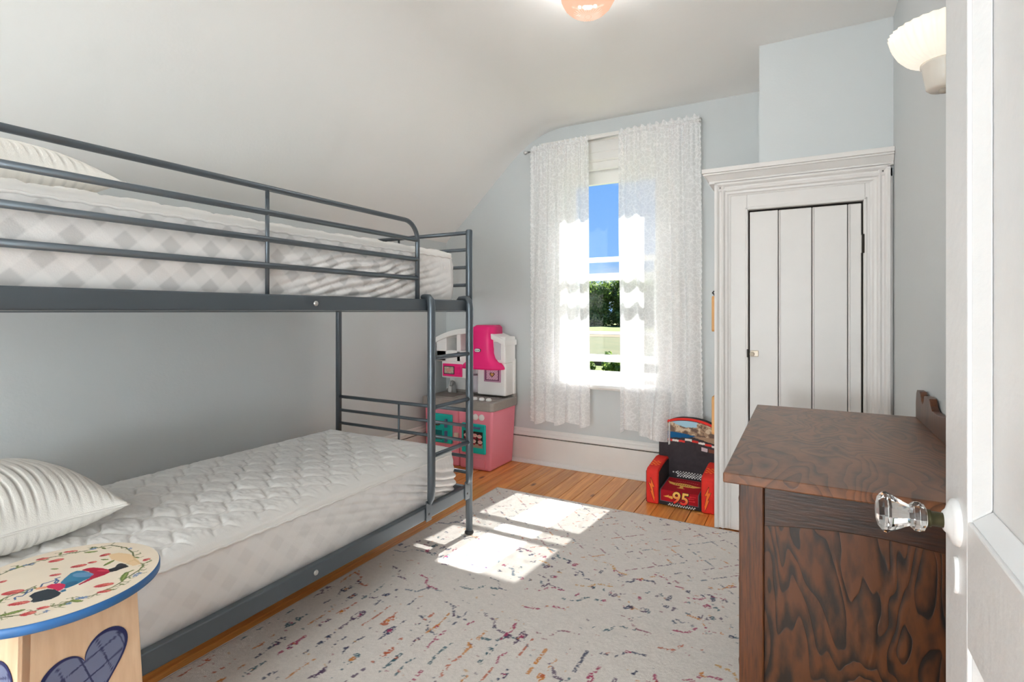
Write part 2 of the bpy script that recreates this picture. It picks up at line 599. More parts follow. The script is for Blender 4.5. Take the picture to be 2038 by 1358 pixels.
# chimney-like projection above the closet
struct(box('wall_projection', (-0.203, XR + 0.02), (3.02, YF + 0.02), (1.80, ZC + 0.02), 'paint_wall'))
# near side: unseen landing wall, its opening widened to let the added lamp's light in, short return wall that carries the door
struct(box('wall_return', (0.20, XR + 0.01), (YN, 0.022), (-0.05, ZC + 0.02), 'paint_wall'))
nw = sroot('wall_near')
box('wall_section', (XL - 0.02, -2.2), (YN - T, YN), (-0.05, ZC + 0.05), 'paint_wall', nw)
box('wall_section', (0.1, XR + T), (YN - T, YN), (-0.05, ZC + 0.05), 'paint_wall', nw)
box('wall_section', (-2.2, 0.1), (YN - T, YN), (2.42, ZC + 0.05), 'paint_wall', nw)
struct(box('wall_landing', (XL - T, XR + T), (-3.74, -3.60), (-0.1, ZC + 0.05), 'paint_ceiling'))
struct(box('wall_landing_side', (XR, XR + T), (-3.7, YN - T), (-0.1, ZC + 0.1), 'paint_ceiling'))

# baseboards
def baseboard(name, axis, a, b, at, sgn):
    r = sroot(name)
    # profile (offset from wall, z)
    board = [(0, 0), (0.018, 0), (0.018, 0.199), (0, 0.199)]
    cap = [(0, 0.207), (0.022, 0.207), (0.024, 0.215), (0.020, 0.232), (0.013, 0.240), (0.012, 0.252), (0.007, 0.262), (0, 0.262)]
    qr = [(0.018, 0), (0.040, 0), (0.039, 0.010), (0.034, 0.019), (0.026, 0.025), (0.018, 0.026)]
    for nm, pf in (('board', board), ('cap_moulding', cap), ('shoe_moulding', qr)):
        pts = [(at + sgn * d, z) for d, z in pf]
        prism(nm, pts, axis, a, b, 'paint_trim', r, bevel=0.001, seg=1)
    prism('shadow_gap', [(at, 0.198), (at + sgn * 0.006, 0.198), (at + sgn * 0.006, 0.208), (at, 0.208)], axis, a, b, 'dark_gap', r)
    return r
baseboard('baseboard_far', 'x', XL, -0.44, YF, -1)
baseboard('baseboard_left', 'y', 0.0, YF - 0.04, XL, 1)
baseboard('baseboard_right', 'y', 0.03, 2.98, XR, -1)

# ------------------------------------------------------------------ window
gm = bpy.data.materials.new('window_glass'); gm.use_nodes = True
n, l = nodes(gm); n.clear()
o_ = n.new('ShaderNodeOutputMaterial'); mx = n.new('ShaderNodeMixShader'); tr = n.new('ShaderNodeBsdfTransparent'); gl = n.new('ShaderNodeBsdfGlossy'); fr = n.new('ShaderNodeMapRange')
gl.inputs['Roughness'].default_value = 0.02; lw = n.new('ShaderNodeLayerWeight'); lw.inputs[0].default_value = 0.15; l.new(lw.outputs['Facing'], fr.inputs[0]); fr.inputs[3].default_value = 0.008; fr.inputs[4].default_value = 0.30; tr.inputs[0].default_value = (0.97, 0.985, 0.98, 1)
l.new(fr.outputs[0], mx.inputs[0]); l.new(tr.outputs[0], mx.inputs[1]); l.new(gl.outputs[0], mx.inputs[2]); l.new(mx.outputs[0], o_.inputs[0])
MATS['window_glass'] = gm

win = sroot('window_1', 'tall white double-hung window with lace curtains over sunny fields')
# casing on the room side
fr_ = win
box('side_casing', (-1.715, -1.588), (3.618, YF), (0.63, 2.31), 'paint_trim', fr_, bevel=0.004)
box('side_casing', (-0.852, -0.725), (3.618, YF), (0.63, 2.31), 'paint_trim', fr_, bevel=0.004)
box('head_casing', (-1.715, -0.725), (3.616, YF), (2.31, 2.392), 'paint_trim', fr_, bevel=0.004)
prism('head_moulding', [(YF, 2.388), (3.612, 2.388), (3.604, 2.396), (3.598, 2.410), (3.590, 2.418), (3.590, 2.432), (YF, 2.432)], 'x', -1.735, -0.705, 'paint_trim', fr_, bevel=0.001, seg=1)
prism('window_stool', [(3.83, 0.644), (3.566, 0.644), (3.556, 0.638), (3.553, 0.626), (3.558, 0.614), (3.570, 0.610), (3.83, 0.600)], 'x', -1.74, -0.70, 'paint_trim', fr_)
# jamb lining and stops
box('jamb', (WX0, -1.578), (YF - 0.018, YF + 0.17), (0.62, 2.29), 'paint_trim', fr_)
box('jamb', (-0.862, WX1), (YF - 0.018, YF + 0.17), (0.62, 2.29), 'paint_trim', fr_)
box('head_jamb', (WX0, WX1), (YF - 0.018, YF + 0.17), (2.255, 2.312), 'paint_trim', fr_, bevel=0.003)
box('head_stop', (-1.578, -0.862), (3.66, 3.70), (2.20, 2.255), 'paint_trim', fr_, bevel=0.003)
def sash(name, y, z0, z1, rb, rt, st=0.048, th=0.034):
    s = mesh(name, [(-1.578, y, z0), (-1.578, y, z1), (-0.862, y, z1), (-0.862, y, z0)], [(0, 1, 2, 3)], 'window_glass', fr_) if False else None
    s = bpy.data.objects.new(name, None); COL.objects.link(s); par(s, fr_)
    box('stile', (-1.578, -1.578 + st), (y - th / 2, y + th / 2), (z0, z1), 'paint_trim', s, bevel=0.004)
    box('stile', (-0.862 - st, -0.862), (y - th / 2, y + th / 2), (z0, z1), 'paint_trim', s, bevel=0.004)
    box('bottom_rail', (-1.578 + st, -0.862 - st), (y - th / 2, y + th / 2), (z0, z0 + rb), 'paint_trim', s, bevel=0.004)
    box('top_rail', (-1.578 + st, -0.862 - st), (y - th / 2, y + th / 2), (z1 - rt, z1), 'paint_trim', s, bevel=0.004)
    box('pane', (-1.578 + st, -0.862 - st), (y - 0.002, y + 0.002), (z0 + rb, z1 - rt), 'window_glass', s)
    return s
# the lower sash stands raised by a hand's width
sash('lower_sash', 3.690, 0.800, 1.560, 0.050, 0.036)
sash('upper_sash', 3.738, 1.392, 2.255, 0.054, 0.150)
# outer storm frame with its two cross bars
st = bpy.data.objects.new('storm_frame', None); COL.objects.link(st); par(st, fr_)
for (a, b) in ((-1.578, -1.535), (-0.905, -0.862)):
    box('storm_stile', (a, b), (3.776, 3.796), (0.62, 2.255), 'paint_trim', st)
box('storm_bar', (-1.535, -0.905), (3.776, 3.796), (2.13, 2.255), 'paint_trim', st)
box('storm_bar', (-1.535, -0.905), (3.776, 3.796), (0.60, 0.720), 'paint_trim', st)

# ------------------------------------------------------------------ closet in the far right corner
CY = 3.02
clo = thing('corner_closet', 'white built-in corner closet with wide cornice and plank door', 'closet', (-0.03, 3.3, 0))
box('side_panel', (-0.417, -0.399), (CY, YF), (0.0, 1.85), 'paint_closet', clo, bevel=0.002)
box('stile', (-0.417, -0.262), (CY, CY + 0.03), (0.006, 1.84), 'paint_closet', clo, bevel=0.003)
box('stile', (0.256, XR - 0.001), (CY, CY + 0.03), (0.006, 1.84), 'paint_closet', clo, bevel=0.003)
box('head_rail', (-0.262, 0.256), (CY, CY + 0.03), (1.705, 1.84), 'paint_closet', clo, bevel=0.003)
# bevelled inner bead round the door opening
for nm, xr, zr in (('inner_bead', (-0.270, -0.256), (0.01, 1.712)), ('inner_bead', (0.249, 0.264), (0.01, 1.712)), ('inner_bead', (-0.270, 0.264), (1.698, 1.714))):
    box(nm, xr, (CY - 0.006, CY + 0.035), zr, 'paint_closet', clo, bevel=0.005)
# stepped back-band moulding: left, right and across the top, mitred
def band(nm, x_out, x_in, sg):
    pf = [(0, 0), (0, -0.030), (0.012, -0.030), (0.018, -0.026), (0.024, -0.018), (0.032, -0.018), (0.040, -0.024), (0.046, -0.022), (0.052, -0.014), (0.062, -0.012), (0.070, -0.006), (0.078, -0.004), (0.078, 0)]
    return [(x_out + sg * d, CY + y) for d, y in pf]
prism('side_moulding', band('l', -0.419, 0, 1), 'z', 0.012, 1.845, 'paint_closet', clo, bevel=0.0008, seg=1)
prism('side_moulding', band('r', 0.352, 0, -1), 'z', 0.012, 1.845, 'paint_closet', clo, bevel=0.0008, seg=1)
pfh = [(1.852, 0), (1.852, -0.030), (1.840, -0.030), (1.834, -0.026), (1.828, -0.018), (1.820, -0.018), (1.812, -0.024), (1.806, -0.022), (1.800, -0.014), (1.790, -0.012), (1.784, -0.006), (1.778, -0.004), (1.778, 0)]
prism('head_moulding', [(CY + y, z) for z, y in pfh], 'x', -0.419, 0.352, 'paint_closet', clo, bevel=0.0008, seg=1)
# cornice: stepped crown wrapping the left side
def cornice_ring(name, out, z0, z1, o2=None):
    o2 = out if o2 is None else o2
    v, f = [], []
    for (o, z) in ((out, z0), (o2, z1)):
        v += [(-0.417 - o, CY - o, z), (XR - 0.001, CY - o, z), (XR - 0.001, YF - 0.001, z), (-0.417 - o, YF - 0.001, z)]
    f = [(0, 3, 2, 1), (4, 5, 6, 7), (0, 1, 5, 4), (1, 2, 6, 5), (2, 3, 7, 6), (3, 0, 4, 7)]
    return mesh(name, v, f, 'paint_closet', clo, bevel=0.003)
cornice_ring('cornice', 0.030, 1.846, 1.862)
cornice_ring('cornice', 0.026, 1.862, 1.890, 0.050)
cornice_ring('cornice', 0.056, 1.890, 1.900)
cornice_ring('cornice', 0.062, 1.900, 1.924)
# plank door
cd = bpy.data.objects.new('door', None); COL.objects.link(cd); par(cd, clo)
bx = [-0.251, -0.115, 0.035, 0.186, 0.243]
for i in range(4):
    box('board', (bx[i] + 0.0016, bx[i + 1] - 0.0016), (CY + 0.010, CY + 0.032), (0.02, 1.686 + 0.004 * random.random()), 'paint_closet', cd, bevel=0.0035)
    if i in (1, 2, 3):
        tube('bead', [(bx[i] + 0.008, CY + 0.011, 0.022), (bx[i] + 0.008, CY + 0.011, 1.684)], 0.0035, 'paint_closet', cd, n=8)
box('backing', (-0.256, 0.25), (CY + 0.036, CY + 0.042), (0.01, 1.71), 'dark_gap', cd)
latch = box('latch', (-0.246, -0.207), (CY - 0.002, CY + 0.010), (0.930, 0.962), mat('brass_painted', (214, 200, 182), 0.35, metal=0.2), cd, bevel=0.003)
lathe('latch_knob', [(0.0, 0.022), (0.008, 0.020), (0.012, 0.014), (0.008, 0.008), (0.006, 0.0), (0.0, 0.0)], 'brass_painted', latch, n=16, loc=(-0.236, CY - 0.002, 0.944), axis='-y')
box('strike', (-0.262, -0.253), (CY - 0.010, CY - 0.004), (0.926, 0.968), mat('old_iron', (58, 52, 46), 0.6, metal=0.5), latch, bevel=0.001)
for zz in (1.49, 0.35):
    h = tube('hinge', [(0.247, CY - 0.006, zz - 0.045), (0.247, CY - 0.006, zz + 0.045)], 0.006, 'old_iron', cd, n=10)
    box('hinge_leaf', (0.236, 0.247), (CY + 0.004, CY + 0.010), (zz - 0.042, zz + 0.042), 'paint_closet', h)

# two wooden boards on the closet's side
def side_board(z0, z1, label, hook):
    t = thing('wooden_plaque', label, 'plaque', (-0.435, 3.15, z0), group='wooden boards on the closet side')
    prism('board', [(3.06, z0 + 0.01), (3.07, z0), (3.30, z0), (3.31, z0 + 0.01), (3.31, z1 - 0.012), (3.30, z1), (3.07, z1), (3.06, z1 - 0.012)], 'x', -0.4185, -0.443, 'tan_wood', t, bevel=0.003)
    if hook:
        tube('hanging_hook', [(-0.425, 3.075, z1 - 0.004), (-0.432, 3.075, z1 + 0.010), (-0.440, 3.075, z1 + 0.018), (-0.434, 3.075, z1 + 0.026), (-0.424, 3.075, z1 + 0.022)], 0.0045, 'black_plastic', t, n=8)
    return t
side_board(1.055, 1.250, 'tan wooden board hung on the closet side under a black hook', True)
side_board(0.490, 0.697, 'lower tan wooden board on the closet side above the red chair', False)

# ------------------------------------------------------------------ panelled door on the right
DX = 0.155
dr = sroot('door_1', 'white panelled room door standing open with glass knob', None, (0.18, 0.44, 0))
DY0, DY1 = 0.03, 0.84
SW = 0.100
box('stile', (DX, DX + 0.038), (DY1 - SW, DY1), (0.01, 2.03), 'paint_door', dr, bevel=0.002)
box('stile', (DX, DX + 0.038), (DY0, DY0 + SW), (0.01, 2.03), 'paint_door', dr, bevel=0.002)
box('lock_rail', (DX, DX + 0.038), (DY0 + SW, DY1 - SW), (0.800, 0.938), 'paint_door', dr, bevel=0.002)
box('top_rail', (DX, DX + 0.038), (DY0 + SW, DY1 - SW), (1.92, 2.03), 'paint_door', dr, bevel=0.002)
box('bottom_rail', (DX, DX + 0.038), (DY0 + SW, DY1 - SW), (0.01, 0.22), 'paint_door', dr, bevel=0.002)
def dpanel(z0, z1):
    y0, y1 = DY0 + SW, DY1 - SW
    pn = box('panel', (DX + 0.017, DX + 0.024), (y0, y1), (z0, z1), 'paint_door', dr)
    m_ = 0.021
    def wedge(a, b, c, d):   # outer edge a-b at face height, inner edge c-d on the panel
        v = [(DX + 0.003, *a), (DX + 0.003, *b), (DX + 0.0165, *d), (DX + 0.0165, *c), (DX + 0.018, *a), (DX + 0.018, *b)]
        fix_normals(mesh('panel_moulding', v, [(0, 1, 2, 3), (0, 4, 5, 1), (3, 2, 5, 4), (0, 3, 4), (1, 5, 2)], 'paint_door', pn, bevel=0.002, seg=2))
    wedge((y0, z0), (y1, z0), (y0 + m_, z0 + m_), (y1 - m_, z0 + m_))
    wedge((y0, z1), (y1, z1), (y0 + m_, z1 - m_), (y1 - m_, z1 - m_))
    wedge((y0, z0), (y0, z1), (y0 + m_, z0 + m_), (y0 + m_, z1 - m_))
    wedge((y1, z0), (y1, z1), (y1 - m_, z0 + m_), (y1 - m_, z1 - m_))
dpanel(0.938, 1.92)
dpanel(0.22, 0.800)
KY, KZ = 0.783, 0.922
rs = lathe('rosette', [(0.0, 0.013), (0.011, 0.013), (0.014, 0.010), (0.022, 0.007), (0.026, 0.004), (0.027, 0.0)], 'paint_door', dr, n=28, loc=(DX, KY, KZ), axis='-x')
lathe('shank', [(0.0085, 0.010), (0.0085, 0.024), (0.010, 0.0245), (0.010, 0.028), (0.0, 0.028)], mat('old_brass', (74, 70, 48), 0.45, metal=0.8), dr, n=20, loc=(DX, KY, KZ), axis='-x')
kg = bpy.data.materials.new('knob_glass'); kg.use_nodes = True
kb = kg.node_tree.nodes['Principled BSDF']
kb.inputs['Transmission Weight'].default_value = 1.0; kb.inputs['Roughness'].default_value = 0.02; kb.inputs['IOR'].default_value = 1.5
MATS['knob_glass'] = kg
lathe('glass_knob', [(0.0, 0.0285), (0.011, 0.0285), (0.0155, 0.031), (0.0175, 0.036), (0.0165, 0.041), (0.0125, 0.045), (0.0140, 0.048), (0.0215, 0.062), (0.0245, 0.068), (0.0240, 0.071), (0.0175, 0.076), (0.010, 0.078), (0.0, 0.0785)], 'knob_glass', dr, n=12, loc=(DX, KY, KZ), axis='-x', smooth=False)
prism('keyhole_cover', [(KY - 0.003 + 0.0075 * math.cos(a), 0.862 + 0.021 * math.copysign(abs(math.sin(a)) ** 0.6, math.sin(a))) for a in [2 * PI * k / 24 for k in range(24)]], 'x', DX - 0.004, DX + 0.001, 'paint_door', dr, bevel=0.0015)
for zz in (0.25, 1.75):
    tube('hinge', [(DX + 0.044, DY0 - 0.004, zz - 0.045), (DX + 0.044, DY0 - 0.004, zz + 0.045)], 0.007, 'paint_door', dr, n=10)

# ------------------------------------------------------------------ bunk bed
BX0, BX1, BY0, BY1 = -2.470, -1.523, 0.235, 2.292
bed = thing('bunk_bed', 'dark grey tubular metal bunk bed with guard rails and ladder', 'bed', (-2.0, 1.26, 0))
M_ = 'bed_metal'
for (x, y, z0) in ((BX1, BY0, 0.013), (BX1, BY1, 0.013), (BX0, BY0, 0.0), (BX0, BY1, 0.0)):
    po = lathe('post', [(0.0, z0 + 0.006), (0.0175, z0 + 0.006), (0.0175, 1.582), (0.0165, 1.588), (0.012, 1.591), (0.0, 1.591)], M_, bed, n=20, loc=(x, y, 0))
    lathe('foot_cap', [(0.0, z0), (0.022, z0), (0.024, z0 + 0.005), (0.022, z0 + 0.011), (0.0178, z0 + 0.016)], 'black_plastic', po, n=20, loc=(x, y, 0))
for y in (BY0, BY1):
    for z, r in ((1.575, 0.0105), (1.487, 0.009), (1.395, 0.009), (1.303, 0.009), (0.651, 0.010), (0.570, 0.009), (0.492, 0.009), (0.410, 0.009), (0.328, 0.009)):
        tube('end_bar', [(BX0, y, z), (BX1, y, z)], r, M_, bed)
    tube('end_spindle', [((BX0 + BX1) / 2, y, 1.303), ((BX0 + BX1) / 2, y, 1.575)], 0.006, M_, bed, n=8)
    tube('end_spindle', [((BX0 + BX1) / 2, y, 0.328), ((BX0 + BX1) / 2, y, 0.651)], 0.006, M_, bed, n=8)
    box('end_beam', (BX0 + 0.015, BX1 - 0.015), (y - 0.013, y + 0.013), (1.170, 1.205), M_, bed, bevel=0.003)
    box('end_beam', (BX0 + 0.015, BX1 - 0.015), (y - 0.013, y + 0.013), (0.220, 0.255), M_, bed, bevel=0.003)
for x in (BX0, BX1):
    rl = box('side_rail', (x - 0.015, x + 0.015), (BY0 + 0.012, BY1 - 0.012), (1.168, 1.222), M_, bed, bevel=0.005, seg=3)
    sg = 1 if x == BX0 else -1
    box('support_lip', (min(x, x + sg * 0.045), max(x, x + sg * 0.045)), (BY0 + 0.02, BY1 - 0.02), (1.1635, 1.1665), M_, rl)
    rl2 = box('side_rail', (x - 0.015, x + 0.015), (BY0 + 0.012, BY1 - 0.012), (0.212, 0.270), M_, bed, bevel=0.005, seg=3)
    box('support_lip', (min(x, x + sg * 0.045), max(x, x + sg * 0.045)), (BY0 + 0.02, BY1 - 0.02), (0.2075, 0.2105), M_, rl2)
    if x == BX1:
        for z, rr in ((1.194, rl), (0.243, rl2)):
            b_ = lathe('bolt', [(0.0, 0.005), (0.006, 0.0048), (0.0085, 0.003), (0.0095, 0.0)], 'steel', rr, n=16, loc=(x + 0.015, 1.295, z), axis='z')
            me = b_.data
            for v in me.vertices:
                v.co = Vector((v.co.z, v.co.y, v.co.x))
            b_.location = (x + 0.0175, 1.295, z)
            b_.matrix_parent_inverse = world_of(rr).inverted()
            fix_normals(b_)
# guard rails
for x in (BX0, BX1):
    yA, yB = (0.27, 1.873) if x == BX1 else (BY0, BY1)
    if x == BX1:
        rad = 0.085
        pts = [(x, yA, 1.215)] + [(x, yA + rad - rad * math.cos(a), 1.566 - rad + rad * math.sin(a)) for a in [R(k * 10) for k in range(0, 10)]] + \
              [(x, yB - rad + rad * math.sin(a), 1.566 - rad + rad * math.cos(a)) for a in [R(k * 10) for k in range(0, 10)]] + [(x, yB, 1.215)]
        tube('guard_hoop', pts, 0.0102, M_, bed)
        sp = 1.113
    else:
        tube('guard_bar', [(x, yA, 1.575), (x, yB, 1.575)], 0.0102, M_, bed)
        sp = 1.26
    for z in (1.487, 1.400, 1.315):
        tube('guard_bar', [(x, yA, z), (x, yB, z)], 0.0098, M_, bed)
    tube('guard_spindle', [(x, sp, 1.215), (x, sp, 1.566)], 0.0068, M_, bed, n=10)
# cross slats under both mattresses
for z in (1.168, 0.212):
    for k in range(13):
        y = BY0 + 0.10 + k * (BY1 - BY0 - 0.2) / 12
        box('slat', (BX0 + 0.01, BX1 - 0.01), (y - 0.02, y + 0.02), (z, z + 0.008), M_, bed)
# ladder
lad = bpy.data.objects.new('ladder', None); COL.objects.link(lad); par(lad, bed)
for y in (1.932, 2.247):
    xs_ = BX1 + 0.015
    pts = [(xs_ - 0.052, y, 1.205), (xs_ - 0.052, y, 1.224), (xs_ - 0.044, y, 1.232), (xs_ - 0.02, y, 1.233), (xs_ + 0.002, y, 1.230), (xs_ + 0.014, y, 1.215), (xs_ + 0.018, y, 1.18), (xs_ + 0.018, y, 0.36), (xs_ + 0.015, y, 0.31), (xs_ + 0.008, y, 0.285)]
    tube('ladder_stile', pts, [0.010, 0.010, 0.011, 0.013, 0.016, 0.018, 0.0185, 0.0185, 0.017, 0.010], M_, lad, n=16)
    pl = box('ladder_foot_plate', (xs_ + 0.0005, xs_ + 0.005), (y - 0.020, y + 0.020), (0.205, 0.30), M_, lad, bevel=0.0015)
    box('plate_screw', (xs_ + 0.004, xs_ + 0.0065), (y - 0.005, y + 0.005), (0.231, 0.241), 'black_plastic', pl, bevel=0.0012)
for z in (0.952, 0.722, 0.502):
    tube('rung', [(BX1 + 0.033, 1.935, z), (BX1 + 0.033, 2.247, z)], 0.0105, M_, lad)

# ------------------------------------------------------------------ mattresses
def rrect(x, y, x0, x1, y0, y1, r):
    cx = np.clip(x, x0 + r, x1 - r); cy = np.clip(y, y0 + r, y1 - r)
    dx, dy = x - cx, y - cy
    d = np.sqrt(dx * dx + dy * dy) + 1e-9
    k = np.where(d > r, r / d, 1.0)
    return cx + dx * k, cy + dy * k

def mattress(label, x0, x1, y0, y1, z0, z1, seed, check):
    root = thing('mattress', label, 'mattress', ((x0 + x1) / 2, (y0 + y1) / 2, z0), group='mattresses on the bunk bed')
    nx, ny = 230, 480
    u, v = np.meshgrid(np.linspace(0, 1, nx), np.linspace(0, 1, ny), indexing='ij')
    X, Y = rrect(x0 + u * (x1 - x0), y0 + v * (y1 - y0), x0, x1, y0, y1, 0.055)
    ed = np.minimum(np.minimum(u * (x1 - x0), (1 - u) * (x1 - x0)), np.minimum(v * (y1 - y0), (1 - v) * (y1 - y0)))
    P_, Q_ = 0.088, 0.150
    # ogee quilting: mirrored wavy stitch lines
    ph = 2 * PI * Y / Q_
    rid = np.zeros_like(X) + 9.0
    k0 = np.floor(X / P_)
    for dk in (-1, 0, 1, 2):
        k = k0 + dk
        sgn = np.where(np.mod(k, 2) == 0, 1.0, -1.0)
        lx = k * P_ + sgn * 0.040 * (np.sin(ph) + 0.22 * np.sin(3 * ph))
        rid = np.minimum(rid, np.abs(X - lx))
    puff = 0.0085 * (1 - np.exp(-(rid / 0.0075) ** 1.1)) + 0.004 * np.clip(rid / 0.04, 0, 1)
    wr = 0.006 * fbm(X * 14, Y * 26, seed, 3) + 0.016 * fbm(X * 3, Y * 3, seed + 9, 2)
    fine = 0.007 * (np.abs(fbm(X * 30 + 5 * Y, Y * 60, seed + 3, 2)))
    flat = np.clip((ed - 0.02) / 0.05, 0, 1)
    Z = z1 - 0.030 * (1 - np.sqrt(np.clip(1 - (1 - np.clip(ed / 0.035, 0, 1)) ** 2, 0, 1))) + (puff + fine) * flat + wr * np.clip(ed / 0.12, 0.12, 1)
    grid('quilted_top', np.stack([X, Y, Z], -1), 'fabric_white', root)
    # skirt stretched round the sides
    per = []
    r = 0.055
    def arc(cx, cy, a0):
        return [(cx + r * math.cos(a0 + t), cy + r * math.sin(a0 + t)) for t in np.linspace(0, PI / 2, 12)]
    def line(a, b, n_):
        return [(a[0] + (b[0] - a[0]) * t, a[1] + (b[1] - a[1]) * t) for t in np.linspace(0, 1, n_)[1:-1]]
    c = [arc(x1 - r, y0 + r, -PI / 2), arc(x1 - r, y1 - r, 0), arc(x0 + r, y1 - r, PI / 2), arc(x0 + r, y0 + r, PI)]
    for i in range(4):
        per += c[i] + line(c[i][-1], c[(i + 1) % 4][0], 560 if i % 2 == 0 else 150)
    per = np.array(per)
    nxt, prv = np.roll(per, -1, 0), np.roll(per, 1, 0)
    tg = nxt - prv; tg /= np.linalg.norm(tg, axis=1)[:, None]
    nr = np.stack([tg[:, 1], -tg[:, 0]], 1)
    nz = 60
    t = np.linspace(0, 1, nz)
    zt = z1 - 0.0295
    Zs = zt + (z0 - zt) * t[None, :] + np.zeros((len(per), 1))
    s = np.concatenate([[0], np.cumsum(np.linalg.norm(np.diff(per, axis=0), axis=1))])[:, None]
    yy, xx = per[:, 1][:, None], per[:, 0][:, None]
    front = (xx > x1 - 0.06)
    # diagonal tension folds towards the ladder end, soft sag elsewhere
    w1 = np.exp(-((yy - (y1 - 0.55 + 0.7 * t[None, :] * (1 if not check else -0.1))) / 0.30) ** 2)
    folds = np.abs(np.sin((s * 26 + (Zs - z0) * 95 * (1 if not check else -1)) + 4 * fbm(s * 5, t[None, :] * 2, seed + 4, 2)))
    off = 0.010 * np.sin(PI * t)[None, :] + 0.010 * fbm(s * 4, t[None, :] * 3, seed + 1, 3) * np.sin(PI * t)[None, :] + 0.020 * folds * w1 * np.sin(PI * np.clip(t, 0.02, 1))[None, :]
    gather = 0.004 * np.abs(np.sin(s * 190 + 3 * fbm(s * 20, s * 0, seed))) * np.exp(-((t[None, :] - 0.16) / 0.10) ** 2) * np.clip((yy - (y1 - 0.16)) / 0.08, 0, 1)
    off = off + gather - 0.008 * t[None, :] ** 4
    XX = xx + nr[:, 0:1] * off; YY = yy + nr[:, 1:2] * off
    base = np.array(lin((234, 232, 231)))
    Cc = np.zeros(XX.shape + (3,)); Cc[:] = base
    pat = 0.113
    a = np.mod((s + (Zs - z0)) / pat, 1.0); b = np.mod((s - (Zs - z0)) / pat, 1.0)
    sm = lambda q: np.clip((0.25 - np.abs(q - 0.5)) / 0.05 + 0.5, 0, 1)
    A, B = sm(a), sm(b)
    dk = (0.07 * A + 0.07 * B + 0.13 * A * B) * np.clip((y1 - 0.12 - yy) / 0.2, 0, 1)
    dk = dk * (1.0 if check else 0.28)
    tint = np.array([1.0, 0.99, 0.98])
    Cc = Cc * (1 - dk[..., None] * tint)
    grid('side_skirt', np.stack([XX, YY, Zs], -1), 'printed_cloth', root, cols=Cc, closed_u=True, flip=True)
    ring = [(per[i][0] + nr[i][0] * 0.001, per[i][1] + nr[i][1] * 0.001, zt + 0.001 + 0.002 * math.sin(i * 0.35)) for i in range(0, len(per), 6)]
    tube('piping', ring, 0.0045, 'fabric_white', root, n=6, closed=True)
    xx_, yy_ = np.meshgrid(np.linspace(0, 1, 12), np.linspace(0, 1, 20), indexing='ij')
    bxp, byp = rrect(x0 + xx_ * (x1 - x0), y0 + yy_ * (y1 - y0), x0 + 0.008, x1 - 0.008, y0 + 0.008, y1 - 0.008, r)
    grid('underside', np.stack([bxp, byp, np.full_like(bxp, z0 + 0.001)], -1), 'fabric_white', root, flip=True)
    return root
mattress('white quilted mattress on the top bunk behind the guard rails', -2.440, -1.547, 0.29, 2.205, 1.179, 1.462, 21, True)
mattress('white quilted mattress on the bottom bunk beside the painted stool', -2.440, -1.547, 0.29, 2.205, 0.223, 0.478, 5, False)

# ------------------------------------------------------------------ pillows
def pillow(label, cx, cy, zb, w, d, h, rz, tilt, seed):
    nu, nv = 170, 240
    root = thing('pillow', label, 'pillow', (cx, cy, zb), rz, group='pillows on the bunks', local=True)
    u, v = np.meshgrid(np.linspace(-1, 1, nu), np.linspace(-1, 1, nv), indexing='ij')
    px = u * w / 2 * (1 - 0.09 * (1 - v ** 2) * np.abs(u) ** 3) * (0.965 + 0.035 * np.abs(v) ** 2)
    py = v * d / 2 * (1 - 0.10 * (1 - u ** 2) * np.abs(v) ** 3)
    prof = (np.clip(1 - np.abs(u) ** 2.6, 0, 1) * np.clip(1 - np.abs(v) ** 2.6, 0, 1)) ** 0.5
    rib = np.sin(py * 2 * PI / 0.0235 + 5.0 * fbm(px * 5, py * 5, seed, 2))
    brk = np.clip(fbm(px * 9, py * 22, seed + 3, 3) * 5 + 0.55, 0, 1)
    rb = -0.0045 * np.exp(-((rib - 1) / 0.55) ** 2) * (0.25 + 0.75 * brk) * np.clip(prof * 2, 0, 1)
    sag = 0.018 * fbm(px * 4, py * 4, seed + 7, 2)
    top = h * 0.60 * prof + rb + sag * prof
    bot = -h * 0.40 * prof + rb * 0.6
    zc = h * 0.36
    def put(nm, Zv, flip):
        Pz = Zv + zc + tilt * py
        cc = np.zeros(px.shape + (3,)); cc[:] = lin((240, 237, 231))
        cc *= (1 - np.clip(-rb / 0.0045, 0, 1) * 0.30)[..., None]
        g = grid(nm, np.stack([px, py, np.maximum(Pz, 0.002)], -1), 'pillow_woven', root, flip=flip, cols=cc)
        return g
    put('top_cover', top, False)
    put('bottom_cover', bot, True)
    edge = [(px[i, 0], py[i, 0]) for i in range(0, nu, 5)] + [(px[-1, j], py[-1, j]) for j in range(0, nv, 5)] + [(px[i, -1], py[i, -1]) for i in range(nu - 1, -1, -5)] + [(px[0, j], py[0, j]) for j in range(nv - 1, -1, -5)]
    tube('piping', [(a, b, zc + tilt * b) for a, b in edge], 0.004, 'pillow_white', root, n=6, closed=True)
    return root
pillow('ribbed white pillow at the head of the top bunk', -2.02, 0.52, 1.468, 0.68, 0.50, 0.175, 0.03, 0.0, 3)
pillow('ribbed white pillow on the bottom bunk behind the painted stool', -2.11, 0.585, 0.488, 0.60, 0.52, 0.235, 0.02, 0.0, 8)

